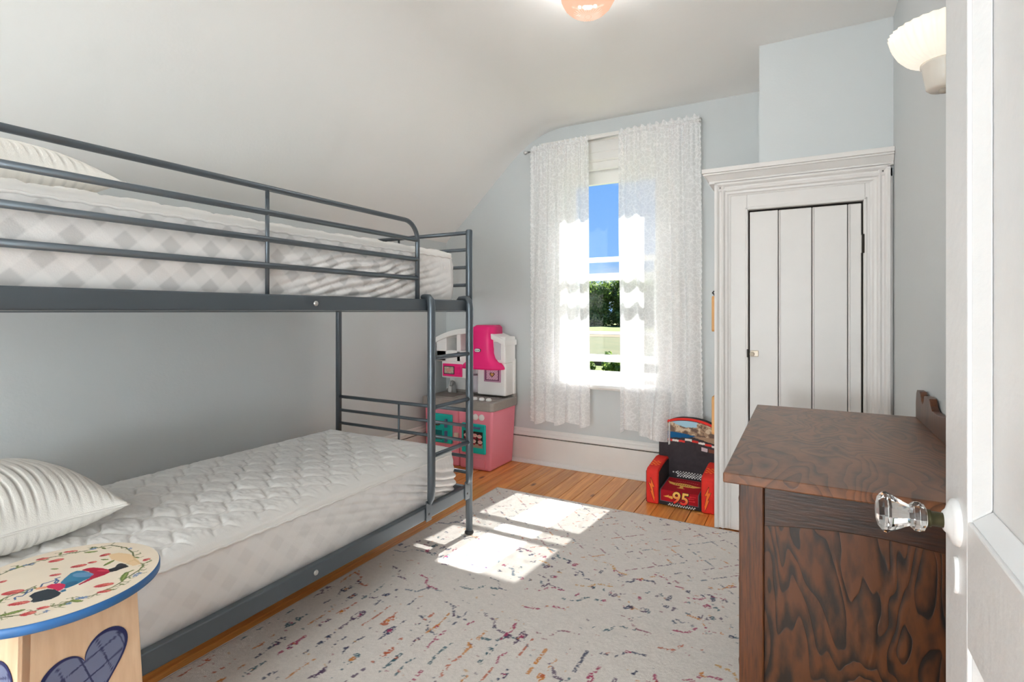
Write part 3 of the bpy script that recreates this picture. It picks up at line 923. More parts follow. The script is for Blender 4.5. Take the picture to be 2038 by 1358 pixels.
# ------------------------------------------------------------------ rug
def make_rug():
    x0, x1, y0, y1 = -1.762, -0.105, 0.62, 2.985
    st_ = 0.0042
    nx, ny = int((x1 - x0) / st_), int((y1 - y0) / st_)
    X, Y = np.meshgrid(np.linspace(x0, x1, nx), np.linspace(y0, y1, ny), indexing='ij')
    cv = Canvas(X, Y, (224, 217, 211))
    nz = fbm(X * 60, Y * 60, 1, 3)
    cv.C *= (1 + 0.10 * nz + 0.08 * (RNG.rand(*X.shape) - 0.5))[..., None]
    spk = RNG.rand(*X.shape)
    br = (fbm(X * 70, Y * 70, 5, 2) > -0.06) & (spk > 0.18)
    br2 = (fbm(X * 45, Y * 45, 15, 2) > 0.0) & (spk > 0.22)
    pal = [(44, 56, 92), (40, 92, 106), (168, 44, 92), (206, 132, 52), (190, 96, 60), (86, 58, 92), (98, 116, 132), (206, 156, 84), (150, 84, 104)]
    rnd = random.Random(4)
    def local(pts, w, col, op, b):
        xs2 = [p_[0] for p_ in pts]; ys2 = [p_[1] for p_ in pts]
        i0 = max(0, int((min(xs2) - w - x0) / (x1 - x0) * (nx - 1)) - 1); i1 = min(nx, int((max(xs2) + w - x0) / (x1 - x0) * (nx - 1)) + 3)
        j0 = max(0, int((min(ys2) - w - y0) / (y1 - y0) * (ny - 1)) - 1); j1 = min(ny, int((max(ys2) + w - y0) / (y1 - y0) * (ny - 1)) + 3)
        if i1 <= i0 or j1 <= j0:
            return
        sub = Canvas.__new__(Canvas); sub.X = X[i0:i1, j0:j1]; sub.Y = Y[i0:i1, j0:j1]; sub.C = cv.C[i0:i1, j0:j1]
        sub.stroke(pts, w, col, op, b[i0:i1, j0:j1])
    # far band: fine diamond lattice
    for k in range(-30, 40):
        for sg in (1, -1):
            pts = []
            xk = x0 + k * 0.118
            for q in range(0, 13):
                a = (xk + sg * q * 0.062, 2.30 + q * 0.058)
                b = (xk + sg * (q + 0.72) * 0.062, 2.30 + (q + 0.72) * 0.058)
                if a[0] < x0 or a[0] > x1: continue
                if rnd.random() < 0.72:
                    local([a, b], 0.0042, pal[rnd.choice([0, 4, 5, 6, 8, 8, 3])], 0.78, br2)
    # stepped zig-zags in the middle band
    for row in range(7):
        yb = 1.58 + row * 0.125
        x = x0 + rnd.uniform(0, 0.2)
        while x < x1:
            c = pal[rnd.randrange(len(pal))]
            up = rnd.choice((1, -1))
            pts = [(x, yb), (x + 0.05, yb + 0.01 * up), (x + 0.075, yb + 0.055 * up), (x + 0.135, yb + 0.06 * up)]
            local(pts, rnd.uniform(0.004, 0.0065), c, 0.85, br)
            if rnd.random() < 0.5:
                local([(x + 0.075, yb + 0.055 * up), (x + 0.077, yb + 0.057 * up)], 0.012, pal[rnd.choice([0, 2, 3, 5])], 0.9, br)
            x += rnd.uniform(0.15, 0.30)
    # rows of small knots
    for row in range(4):
        yb = 2.02 + row * 0.075
        for k in range(60):
            x = x0 + rnd.random() * (x1 - x0)
            if rnd.random() < 0.6:
                local([(x, yb + rnd.uniform(-.02, .02)), (x + 0.004, yb + 0.004)], rnd.uniform(0.005, 0.011), pal[rnd.choice([0, 0, 1, 2, 2, 5, 6])], 0.85, br)
    # near band: drop-shaped chains running along the rug
    k = 0
    x = x0 + 0.03
    while x < x1 - 0.02:
        y = y0 + rnd.uniform(0, 0.1)
        while y < 1.62:
            L = rnd.uniform(0.05, 0.16)
            c = pal[rnd.choice([0, 0, 1, 1, 2, 3, 4, 5])]
            wob = rnd.uniform(-0.012, 0.012)
            local([(x, y), (x + wob, y + L * 0.5), (x, y + L)], rnd.uniform(0.0034, 0.0062), c, 0.85, br)
            if rnd.random() < 0.62:
                yc = y + L * rnd.uniform(0.3, 0.8); w = rnd.uniform(0.010, 0.021)
                local([(x + wob, yc - w * 0.9), (x + wob, yc + w * 0.9)], w * 0.75, c, 0.9, br)
                local([(x + wob, yc - 0.002), (x + wob, yc + 0.002)], w * 0.5, pal[rnd.choice([2, 3, 4, 5])], 0.9, br)
            y += L + rnd.uniform(0.01, 0.10)
        x += rnd.uniform(0.045, 0.075)
        k += 1
    # stray specks
    for q in range(900):
        x = rnd.uniform(x0, x1); y = rnd.uniform(y0, y1)
        local([(x, y), (x + rnd.uniform(-.012, .012), y + rnd.uniform(-.006, .006))], rnd.uniform(0.002, 0.0045), pal[rnd.randrange(len(pal))], 0.6, br)
    Z = 0.0105 + 0.0016 * (RNG.rand(*X.shape) - 0.5) + 0.0016 * fbm(X * 30, Y * 30, 2, 3)
    ed = np.minimum(np.minimum(X - x0, x1 - X), np.minimum(Y - y0, y1 - Y))
    Z = np.where(ed < 0.5 * st_, 0.001, Z)
    root = thing('area_rug', 'cream low-pile area rug with faded multicolour diamond and speck pattern', 'rug', ((x0 + x1) / 2, (y0 + y1) / 2, 0))
    grid('pile', np.stack([X, Y, Z], -1), 'rug_wool', root, cols=cv.C)
    hem = mat('rug_hem', (206, 198, 192), 0.95)
    e = 0.003
    tube('bound_edge', [(x0, y0, 0.006), (x1, y0, 0.006), (x1, y1, 0.006), (x0, y1, 0.006)], 0.0055, hem, root, n=8, closed=True)
make_rug()

# ------------------------------------------------------------------ dresser
drs = thing('dresser', 'dark stained wooden dresser with carved backboard against the right wall', 'dresser', (0.1, 1.78, 0))
DX0, DX1, DYa, DYb, DZ = -0.131, 0.345, 1.315, 2.27, 0.775
box('top', (-0.162, 0.362), (1.288, 2.295), (DZ, 0.798), 'dresser_top_wood', drs, bevel=0.003)
for (x, y) in ((DX0, DYa), (DX0, DYb - 0.052), (DX1 - 0.052, DYa), (DX1 - 0.052, DYb - 0.052)):
    box('corner_post', (x, x + 0.052), (y, y + 0.052), (0.013 if x < 0 else 0.0, DZ), 'dresser_post_wood', drs, bevel=0.003)
for ya in (DYa, DYb - 0.03):
    pts = [(DX0 + 0.052, DZ), (DX0 + 0.052, 0.680)] + [(DX0 + 0.052 + (DX1 - DX0 - 0.104) * t, 0.680 + 0.016 * math.sin(PI * t)) for t in np.linspace(0.05, 0.95, 12)] + [(DX1 - 0.052, 0.680), (DX1 - 0.052, DZ)]
    ys_ = (ya + 0.006, ya + 0.024)
    prism('end_apron', pts, 'y', ys_[0], ys_[1], 'dresser_wood', drs, bevel=0.002)
    box('end_panel', (DX0 + 0.05, DX1 - 0.05), (ya + 0.015, ya + 0.024), (0.16, 0.70), 'dresser_panel_wood', drs)
    box('end_rail', (DX0 + 0.052, DX1 - 0.052), (ya + 0.006, ya + 0.024), (0.09, 0.16), 'dresser_wood', drs, bevel=0.002)
box('back_panel', (DX1 - 0.012, DX1), (DYa + 0.05, DYb - 0.05), (0.09, DZ), 'dresser_wood', drs)
zz = [0.10, 0.325, 0.545, 0.765]
for i in range(3):
    d_ = box('drawer', (DX0 + 0.004, DX0 + 0.30), (DYa + 0.056, DYb - 0.056), (zz[i] + 0.006, zz[i + 1] - 0.006), 'dresser_wood', drs, bevel=0.003)
    for yk in (DYa + 0.25, DYb - 0.25):
        lathe('knob', [(0.0, 0.030), (0.012, 0.028), (0.016, 0.022), (0.010, 0.012), (0.008, 0.0)], 'dresser_post_wood', d_, n=16, loc=(DX0 + 0.004, yk, (zz[i] + zz[i + 1]) / 2), axis='-x')
bb = [(1.40, 0.798), (2.345 - 0.06, 0.798), (2.285, 0.850), (2.275, 0.884), (2.262, 0.896), (2.215, 0.896), (2.200, 0.888), (2.185, 0.868), (2.168, 0.862), (2.150, 0.870), (2.140, 0.892), (2.10, 0.896), (2.062, 0.894), (2.045, 0.874), (2.02, 0.862), (1.95, 0.862), (1.90, 0.866), (1.80, 0.882), (1.60, 0.882), (1.50, 0.866), (1.45, 0.862), (1.41, 0.896)]
prism('backboard', bb, 'x', 0.340, 0.360, 'dresser_post_wood', drs, bevel=0.002)

# ------------------------------------------------------------------ painted stool
SX, SY, SZ, SR = -1.329, 0.490, 0.620, 0.1755
sto = thing('painted_stool', 'round painted wooden stool with blue rim and heart motifs beside the bed', 'stool', (SX, SY, 0.0125))
nr_, nt_ = 120, 460
rr_, tt_ = np.meshgrid(np.linspace(0.0, SR - 0.002, nr_), np.linspace(0, 2 * PI, nt_, endpoint=False), indexing='ij')
Xs, Ys = rr_ * np.cos(tt_), rr_ * np.sin(tt_)
cv = Canvas(Xs, Ys, (236, 222, 202))
cv.C *= (1 + 0.05 * fbm(Xs * 40, Ys * 12, 3, 3))[..., None]
vines = [[(-0.1278, -0.0474), (-0.1336, -0.0322), (-0.1341, -0.0113), (-0.1339, 0.0128), (-0.136, 0.0343), (-0.1255, 0.0517), (-0.1215, 0.0705), (-0.103, 0.0905), (-0.0978, 0.1131), (-0.0873, 0.1341), (-0.0411, 0.1445), (0.0014, 0.1385), (0.0411, 0.1231), (0.0756, 0.1199), (0.0805, 0.1226)], [(0.0847, 0.1205), (0.1014, 0.1041), (0.1089, 0.0876), (0.1161, 0.0717), (0.127, 0.0545), (0.1322, 0.0388), (0.1308, 0.0236), (0.1334, 0.0056), (0.1238, -0.0083), (0.1197, -0.024), (0.1171, -0.0386), (0.1076, -0.0504), (0.1044, -0.0617), (0.1015, -0.0789), (0.0894, -0.0962), (0.0747, -0.1089), (0.045, -0.125), (0.01, -0.135), (-0.03, -0.135), (-0.07, -0.118), (-0.105, -0.09), (-0.1278, -0.0474)], [(0.0008, -0.0864), (-0.0025, -0.0781), (-0.0021, -0.0659), (-0.0029, -0.0504), (-0.0069, -0.0308)]]
rnd = random.Random(9)
for vn in vines:
    cv.stroke(vn, 0.0016, (96, 104, 58))
    for (a, b) in zip(vn[:-1], vn[1:]):
        for q in range(2):
            t = rnd.random(); px_, py_ = a[0] + (b[0] - a[0]) * t, a[1] + (b[1] - a[1]) * t
            an = rnd.uniform(0, 2 * PI); L = rnd.uniform(0.008, 0.020)
            cv.stroke([(px_, py_), (px_ + L * math.cos(an), py_ + L * math.sin(an)), (px_ + 1.2 * L * math.cos(an + 0.5), py_ + 1.2 * L * math.sin(an + 0.5))], 0.0010, (120, 124, 76), 0.85)
            if rnd.random() < 0.45:
                cv.ell(px_ + L * 0.6 * math.cos(an), py_ + L * 0.6 * math.sin(an), L * 0.42, L * 0.15, an, (108, 122, 62))
cv.poly([(-0.0378, 0.1073), (-0.0256, 0.1236), (0.0033, 0.1325), (0.0476, 0.1267), (0.0756, 0.1199), (0.0701, 0.106), (0.0499, 0.1057), (0.0206, 0.1027), (-0.0032, 0.0987)], (232, 196, 148), 0.85)
for (a, b, c, d) in [(0.0699, -0.1047, 0.0811, -0.0786), (0.1156, 0.0647, 0.0907, 0.0846), (-0.0228, 0.0878, -0.0097, 0.095), (0.1187, -0.0209, 0.1397, -0.0133), (-0.0668, 0.0153, -0.0542, 0.0223), (-0.1362, -0.0213, -0.1351, -0.003), (-0.0944, 0.087, -0.0778, 0.1029), (0.0143, 0.0778, 0.0057, 0.0984), (0.0923, 0.0864, 0.0912, 0.0987), (0.1201, -0.0409, 0.128, -0.0287)]:
    L = math.hypot(c - a, d - b); an = math.atan2(d - b, c - a)
    cv.ell((a + c) / 2, (b + d) / 2, L * 0.6, L * 0.19, an, (104, 124, 56))
    cv.ell((a + c) / 2, (b + d) / 2 + 0.001, L * 0.5, L * 0.06, an, (150, 164, 92))
for (a, b, c, d, e, f_, g, h) in [(-0.1112, 0.0276, -0.0981, 0.0484, -0.1195, 0.0434, -0.0901, 0.0326), (-0.1457, 0.0184, -0.1339, 0.035, -0.151, 0.0306, -0.1288, 0.0228), (-0.1381, 0.0643, -0.1203, 0.0828, -0.1386, 0.0771, -0.12, 0.0699), (-0.0453, 0.0949, -0.0372, 0.1112, -0.0533, 0.1083, -0.0294, 0.0979), (-0.0392, 0.0395, -0.0232, 0.0604, -0.0441, 0.055, -0.0186, 0.0449), (-0.0305, 0.0665, -0.0198, 0.0777, -0.0307, 0.0744, -0.0197, 0.0698), (-0.0336, 0.0011, -0.0214, 0.0151, -0.0355, 0.011, -0.0197, 0.0052), (0.0625, 0.1293, 0.0655, 0.1423, 0.0531, 0.1412, 0.0747, 0.1305), (0.0981, 0.0245, 0.1174, 0.0483, 0.0943, 0.0422, 0.1208, 0.0307), (0.1283, 0.0168, 0.1428, 0.032, 0.1282, 0.0275, 0.1427, 0.0213), (-0.0251, -0.0755, -0.0061, -0.05, -0.033, -0.0573, 0.0012, -0.0682), (-0.0892, -0.0617, -0.084, -0.0503, -0.0965, -0.053, -0.0769, -0.059), (0.0349, -0.0849, 0.0552, -0.0622, 0.0318, -0.0693, 0.058, -0.0778), (0.0977, -0.0883, 0.1088, -0.0706, 0.0899, -0.0751, 0.1162, -0.0838), (0.0974, -0.0648, 0.1091, -0.0503, 0.0944, -0.0545, 0.112, -0.0607), (-0.02, -0.142, 0.0, -0.128, -0.016, -0.13, -0.004, -0.14), (-0.10, -0.112, -0.082, -0.098, -0.096, -0.1, -0.086, -0.11)]:
    cx_, cy_ = (a + c) / 2, (b + d) / 2
    an = math.atan2(d - b, c - a); L = math.hypot(c - a, d - b) / 2; wdt = max(0.004, 0.40 * math.hypot(g - e, h - f_) / 2)
    cv.ell(cx_, cy_, L * 1.1, wdt * 1.25, an, (196, 66, 72))
    cv.ell(cx_ + 0.002 * math.cos(an), cy_ + 0.002 * math.sin(an) + 0.001, L * 0.75, wdt * 0.6, an, (226, 128, 112))
    cv.ell(cx_ - 0.001, cy_ - wdt * 0.4, L * 0.6, wdt * 0.22, an, (158, 26, 44))
for (x, y) in [(-0.1296, 0.0042), (-0.1359, -0.0037), (-0.1378, -0.024), (-0.1013, 0.1037), (-0.0996, 0.1071), (-0.0276, 0.147), (0.1151, 0.0911), (0.1173, 0.0964), (0.1214, 0.0865), (0.1271, -0.0282), (0.1252, -0.0075), (0.1291, -0.0036), (0.1213, -0.0113), (0.1229, -0.0609)]:
    for q in range(5):
        an = q * 2 * PI / 5
        cv.ell(x + 0.0032 * math.cos(an), y + 0.0032 * math.sin(an), 0.0022, 0.0016, an, (104, 134, 178))
cv.poly([(-0.0042, 0.0436), (-0.004, 0.0534), (0.0042, 0.0622), (0.0236, 0.0695), (0.0463, 0.0737), (0.0584, 0.0699), (0.0619, 0.0576), (0.0603, 0.0388), (0.0632, 0.0231), (0.0646, 0.0125), (0.06, 0.013), (0.0512, 0.0338), (0.0375, 0.0461), (0.0157, 0.0484)], (178, 26, 62))
cv.ell(0.04, 0.066, 0.014, 0.004, 0.5, (214, 66, 96), 0.8)
cv.poly([(0.0198, -0.001), (0.0065, 0.011), (-0.0084, 0.0268), (-0.0097, 0.0376), (0.0019, 0.0449), (0.0215, 0.0475), (0.0388, 0.0448), (0.0507, 0.0355), (0.0522, 0.0247), (0.0562, 0.0116), (0.0577, 0.0013), (0.0567, -0.0066), (0.0484, -0.0076)], (52, 122, 158))
cv.ell(0.022, 0.036, 0.022, 0.010, 0.4, (112, 152, 190), 0.8)
cv.ell(0.045, 0.006, 0.012, 0.012, 0.4, (36, 96, 132), 0.7)
cv.poly([(0.0411, 0.0728), (0.0431, 0.0846), (0.0327, 0.094), (0.0326, 0.1005), (0.0488, 0.1029), (0.0672, 0.1), (0.0637, 0.0896), (0.0636, 0.077), (0.0588, 0.0689)], (48, 52, 58))
cv.poly([(0.0129, -0.0217), (0.0115, -0.0131), (0.0215, -0.003), (0.0369, 0.0009), (0.0481, -0.004), (0.0547, -0.0113), (0.0567, -0.0175), (0.0367, -0.0195), (0.0239, -0.0229)], (206, 38, 84))
cv.poly([(0.0295, -0.0536), (0.0225, -0.0435), (0.0242, -0.0336), (0.0279, -0.0244), (0.0416, -0.0186), (0.0687, -0.0179), (0.0776, -0.0252), (0.0797, -0.0378), (0.073, -0.0482), (0.0664, -0.0585), (0.0564, -0.0607), (0.0493, -0.0546)], (46, 56, 66))
cv.poly([(0.0059, -0.0365), (0.0046, -0.0281), (0.0143, -0.0209), (0.0239, -0.0229), (0.0174, -0.0313), (0.0129, -0.0363)], (226, 158, 122))
cv.poly([(0.0581, -0.0167), (0.0586, -0.0074), (0.0678, -0.0095), (0.0682, -0.0164)], (40, 112, 150))
for pth in ([(0.0223, -0.0712), (0.0131, -0.0695), (0.0115, -0.0653), (0.0181, -0.0599), (0.0109, -0.0499), (0.01, -0.0521), (0.0003, -0.0451), (0.0015, -0.039), (0.0102, -0.0432), (0.0115, -0.0514)], [(0.006, -0.0273), (-0.0054, -0.0206), (-0.0027, -0.0134), (-0.0012, -0.003), (0.0013, 0.0003), (0.0093, -0.0068), (0.0164, -0.0066), (0.0085, 0.0004), (-0.0081, 0.001), (-0.0069, 0.0076)]):
    cv.stroke(pth, 0.0016, (58, 92, 138))
Pt = np.stack([Xs + SX, Ys + SY, np.full_like(Xs, SZ)], -1)
grid('painted_top', np.transpose(Pt, (1, 0, 2)), 'painted_wood', sto, cols=np.transpose(cv.C, (1, 0, 2)), closed_u=True)
lathe('blue_rim', [(0.0, SZ - 0.019), (SR - 0.004, SZ - 0.019), (SR, SZ - 0.016), (SR, SZ - 0.003), (SR - 0.003, SZ - 0.0005), (SR - 0.006, SZ - 0.0003)], mat('blue_paint', (44, 104, 164), 0.4), sto, n=96, loc=(SX, SY, 0))
def sq(hd):
    return [(SX + hd * math.cos(R(50 + 90 * k)), SY + hd * math.sin(R(50 + 90 * k))) for k in range(4)]
zb_, zt_ = 0.0125, SZ - 0.019
bt, tp = sq(0.166), sq(0.137)
blue_h = vmat('heart_paint', 0.5)
for k in range(4):
    b0, b1, t0, t1 = bt[k - 1], bt[k], tp[k - 1], tp[k]
    nrm = Vector(((b0[0] + b1[0]) / 2 - SX, (b0[1] + b1[1]) / 2 - SY, 0)).normalized()
    th = 0.014
    v = []
    for (q0, q1, z) in ((b0, b1, zb_), (t0, t1, zt_)):
        for (q, s_) in ((q0, 0), (q1, 0), (q1, 1), (q0, 1)):
            v.append((q[0] - nrm.x * th * s_, q[1] - nrm.y * th * s_, z))
    sd = fix_normals(mesh('side_board', v, [(0, 3, 2, 1), (4, 5, 6, 7), (0, 1, 5, 4), (1, 2, 6, 5), (2, 3, 7, 6), (3, 0, 4, 7)], 'stool_ply', sto, bevel=0.0015))
    # quilted heart painted on the board
    hu, hv = np.meshgrid(np.linspace(0, 1, 40), np.linspace(0, 2 * PI, 90, endpoint=False), indexing='ij')
    hx = 16 * np.sin(hv) ** 3 / 17.0; hy = (13 * np.cos(hv) - 5 * np.cos(2 * hv) - 2 * np.cos(3 * hv) - np.cos(4 * hv)) / 17.0 + 0.15
    hx = hx * hu; hy = hy * hu * 0.98 - 0.0
    ro = 0.22
    rx = (hx * math.cos(ro) - hy * math.sin(ro)) * 0.083; ry = (hx * math.sin(ro) + hy * math.cos(ro)) * 0.083
    ch = Canvas(hx, hy, (112, 122, 152))
    gl_ = (np.abs(np.mod(hx * 2.4 + 0.3 * hy, 1.0) - 0.5) > 0.455) | (np.abs(np.mod(hy * 2.4 - 0.25 * hx, 1.0) - 0.5) > 0.455)
    ch.put(gl_, (52, 58, 96)); ch.put(hu > 0.90, (40, 46, 92))
    tc_ = 0.74
    mid0 = Vector((b0[0] * (1 - tc_) + t0[0] * tc_, b0[1] * (1 - tc_) + t0[1] * tc_, zb_ + (zt_ - zb_) * tc_))
    mid1 = Vector((b1[0] * (1 - tc_) + t1[0] * tc_, b1[1] * (1 - tc_) + t1[1] * tc_, zb_ + (zt_ - zb_) * tc_))
    cc_ = mid0.lerp(mid1, 0.53)
    ux = (mid1 - mid0).normalized()
    upv = (Vector((t0[0], t0[1], zt_)) - Vector((b0[0], b0[1], zb_)) + Vector((t1[0], t1[1], zt_)) - Vector((b1[0], b1[1], zb_))).normalized()
    fn = ux.cross(upv).normalized()
    if fn.dot(nrm) < 0:
        fn = -fn
    cc_ = cc_ + fn * 0.0012
    Ph = np.zeros(hx.shape + (3,))
    for i in range(3):
        Ph[..., i] = cc_[i] + ux[i] * rx + upv[i] * ry
    grid('painted_heart', np.transpose(Ph, (1, 0, 2)), 'heart_paint', sd, cols=np.transpose(ch.C, (1, 0, 2)), closed_u=True, smooth=False)

# ------------------------------------------------------------------ play kitchen
kit = thing('play_kitchen', 'pink and white plastic play kitchen with grey counter in the corner', 'toy kitchen', (-2.27, 3.42, 0))
pk = mat('toy_pink', (250, 150, 170), 0.42, bump=0.03, bscale=200)
hp = mat('toy_magenta', (242, 28, 122), 0.42, bump=0.03, bscale=200)
tw = mat('toy_white', (246, 245, 243), 0.42, bump=0.03, bscale=200)
tg_ = mat('toy_grey', (158, 152, 146), 0.45, bump=0.04, bscale=240, var=0.05, vscale=40)
tq = mat('toy_teal', (20, 196, 188), 0.42)
dkb = mat('toy_dark', (52, 50, 54), 0.5)
# body: cooker part and cupboard part
frustum('cooker_body', [(-2.255, 3.262), (-1.985, 3.262), (-1.985, 3.60), (-2.255, 3.60)], [(-2.262, 3.252), (-1.962, 3.252), (-1.955, 3.60), (-2.262, 3.60)], 0.0, 0.455, pk, kit, bevel=0.018, seg=4)
frustum('cupboard_body', [(-2.575, 3.275), (-2.268, 3.275), (-2.268, 3.60), (-2.575, 3.60)], [(-2.585, 3.268), (-2.266, 3.268), (-2.266, 3.60), (-2.585, 3.60)], 0.0, 0.455, pk, kit, bevel=0.012, seg=3)
# counter with a sunken sink
ct = [(-2.60, 3.60), (-2.60, 3.262), (-2.59, 3.246), (-2.57, 3.240), (-2.00, 3.232), (-1.97, 3.236), (-1.95, 3.252), (-1.945, 3.275), (-1.945, 3.60)]
cnt = prism('counter', ct, 'z', 0.440, 0.508, tg_, kit, bevel=0.008, seg=3)
box('back_ledge', (-2.59, -1.95), (3.555, 3.60), (0.505, 0.530), tg_, cnt, bevel=0.006)
box('sink_rim', (-2.575, -2.325), (3.275, 3.480), (0.505, 0.513), tg_, cnt, bevel=0.004)
box('sink_basin', (-2.560, -2.340), (3.290, 3.465), (0.5125, 0.5142), mat('toy_grey_dark', (118, 112, 106), 0.5), cnt)
box('cooktop', (-2.215, -1.975), (3.27, 3.51), (0.506, 0.511), mat('toy_grey_mid', (140, 134, 130), 0.5), cnt, bevel=0.004)
for (x, y) in ((-2.155, 3.36), (-2.035, 3.43)):
    b_ = lathe('burner', [(0.0, 0.5112), (0.052, 0.5112), (0.052, 0.5128), (0.0, 0.5128)], dkb, cnt, n=24, loc=(x, y, 0))
    for k in range(3):
        lathe('burner_ring', [(0.014 + k * 0.013, 0.5128), (0.018 + k * 0.013, 0.5142), (0.021 + k * 0.013, 0.5128)], tg_, b_, n=24, loc=(x, y, 0))
for x in (-2.135, -2.075, -2.015):
    lathe('cooktop_knob', [(0.0, 0.531), (0.013, 0.530), (0.020, 0.524), (0.0215, 0.516), (0.019, 0.510)], tw, kit, n=22, loc=(x, 3.290, 0))
for x in (-2.160, -2.105, -2.052):
    lathe('oven_dial', [(0.0, 0.016), (0.014, 0.015), (0.021, 0.010), (0.023, 0.0)], tw, kit, n=22, loc=(x, 3.2535, 0.392), axis='-y')
tube('faucet', [(-2.475, 3.505, 0.508), (-2.475, 3.505, 0.565), (-2.472, 3.495, 0.592), (-2.465, 3.470, 0.600), (-2.458, 3.445, 0.592), (-2.455, 3.435, 0.575)], [0.022, 0.016, 0.014, 0.013, 0.012, 0.012], mat('toy_silver', (176, 178, 178), 0.35), kit, n=12)
lathe('soap_bottle', [(0.0, 0.508), (0.018, 0.508), (0.020, 0.52), (0.018, 0.56), (0.010, 0.58), (0.008, 0.60), (0.0, 0.602)], tw, kit, n=16, loc=(-2.525, 3.525, 0))
# doors
ov = box('oven_door', (-2.225, -2.016), (3.243, 3.262), (0.125, 0.342), tq, kit, bevel=0.010, seg=3)
gxx, gzz = np.meshgrid(np.linspace(-2.205, -2.037, 90), np.linspace(0.170, 0.287, 64), indexing='ij')
cw = Canvas(gxx, gzz, (46, 42, 44))
cw.poly([(-2.205, 0.170), (-2.037, 0.170), (-2.037, 0.20), (-2.205, 0.195)], (176, 158, 140))
for (x, z) in ((-2.180, 0.250), (-2.140, 0.258), (-2.105, 0.255), (-2.065, 0.250), (-2.165, 0.215), (-2.115, 0.212), (-2.060, 0.210)):
    cw.poly([(x - 0.017, z), (x + 0.017, z), (x + 0.012, z - 0.022), (x - 0.012, z - 0.022)], (168, 52, 66))
    cw.ell(x, z + 0.004, 0.020, 0.013, 0, (238, 214, 206)); cw.ell(x, z + 0.010, 0.012, 0.007, 0, (246, 188, 190))
    for q in range(4):
        cw.ell(x - 0.010 + q * 0.007, z + 0.004 + 0.003 * (q % 2), 0.0022, 0.0022, 0, (196, 80, 92))
grid('oven_window_print', np.stack([gxx, np.full_like(gxx, 3.2425), gzz], -1), 'printed_sticker', ov, cols=cw.C, flip=False)
box('oven_handle', (-2.19, -2.055), (3.228, 3.244), (0.308, 0.322), mat('toy_purple', (92, 104, 148), 0.4), ov, bevel=0.004)
box('lower_panel', (-2.215, -2.025), (3.250, 3.262), (0.022, 0.095), pk, kit, bevel=0.004)
fd = box('fridge_door', (-2.535, -2.318), (3.252, 3.270), (0.165, 0.386), tq, kit, bevel=0.008, seg=3)
for nm, xr, zr in (('dispenser_frame', (-2.488, -2.395), (0.262, 0.272)), ('dispenser_frame', (-2.488, -2.395), (0.178, 0.188)), ('dispenser_frame', (-2.488, -2.478), (0.178, 0.272)), ('dispenser_frame', (-2.405, -2.395), (0.178, 0.272))):
    box(nm, xr, (3.246, 3.256), zr, tq, fd, bevel=0.002)
box('dispenser_recess', (-2.480, -2.402), (3.2512, 3.2525), (0.186, 0.265), mat('toy_teal_deep', (4, 120, 124), 0.5), fd)
for (a, b) in ((0.288, 0.352), (0.180, 0.262)):
    box('fridge_handle', (-2.376, -2.356), (3.236, 3.254), (a, b), mat('toy_purple', (92, 104, 148), 0.4), fd, bevel=0.003)
tube('berry_emblem', [(-2.455 + 0.030 * math.cos(t), 3.250, 0.312 + 0.012 * math.sin(t)) for t in np.linspace(0, 2 * PI, 16, endpoint=False)], 0.006, mat('emblem_brown', (96, 66, 58), 0.6), fd, n=6, closed=True)
box('door_clip', (-2.298, -2.262), (3.248, 3.270), (0.222, 0.256), mat('clip_cream', (228, 206, 192), 0.4), kit, bevel=0.004)
# upper part
ub = bpy.data.objects.new('upper_unit', None); COL.objects.link(ub); par(ub, kit)
def arch(x):
    return 0.948 + 0.085 * (1 - ((x + 2.28) / 0.33) ** 2)
box('back_panel', (-2.56, -1.955), (3.565, 3.598), (0.525, 0.80), tw, ub, bevel=0.006)
box('stove_back', (-2.215, -1.962), (3.445, 3.57), (0.525, 0.775), tw, ub, bevel=0.012, seg=3)
box('microwave_case', (-2.548, -2.305), (3.435, 3.57), (0.634, 0.772), tw, ub, bevel=0.012, seg=3)
lathe('cup_holder', [(0.0, 0.535), (0.040, 0.535), (0.055, 0.56), (0.062, 0.66), (0.066, 0.668), (0.058, 0.668), (0.050, 0.60), (0.0, 0.60)], mat('toy_pale_lilac', (206, 202, 210), 0.45), ub, n=28, loc=(-2.255, 3.50, 0))
xs2 = np.linspace(-2.612, -1.948, 26)
prism('top_shelf', [(x, arch(x)) for x in xs2] + [(x, arch(x) - 0.042) for x in xs2[::-1]], 'y', 3.405, 3.60, tw, ub, bevel=0.006, seg=2)
box('upper_stile', (-2.597, -2.497), (3.43, 3.59), (0.766, 0.965), tw, ub, bevel=0.008)
box('upper_stile', (-2.399, -2.360), (3.43, 3.59), (0.766, 1.00), tw, ub, bevel=0.006)
box('upper_rail', (-2.597, -2.24), (3.43, 3.59), (0.766, 0.857), tw, ub, bevel=0.008)
box('side_cupboard', (-2.09, -1.955), (3.425, 3.59), (0.776, 0.975), tw, ub, bevel=0.010, seg=3)
box('cupboard_panel', (-2.050, -1.990), (3.420, 3.428), (0.800, 0.935), mat('toy_pale_lilac', (206, 202, 210), 0.45), ub, bevel=0.003)
mw = box('microwave_door', (-2.530, -2.345), (3.424, 3.437), (0.650, 0.750), hp, ub, bevel=0.004)
box('microwave_frame', (-2.516, -2.415), (3.4215, 3.4245), (0.668, 0.732), dkb, mw, bevel=0.001)
gx2, gz2 = np.meshgrid(np.linspace(-2.510, -2.421, 50), np.linspace(0.674, 0.726, 34), indexing='ij')
c2 = Canvas(gx2, gz2, (186, 170, 152))
c2.C *= (1 + 0.9 * fbm(gx2 * 120, gz2 * 120, 4, 3))[..., None]
c2.ell(-2.468, 0.700, 0.024, 0.014, 0, (214, 150, 140), 0.8)
grid('microwave_window_print', np.stack([gx2, np.full_like(gx2, 3.421), gz2], -1), 'printed_sticker', mw, cols=c2.C)
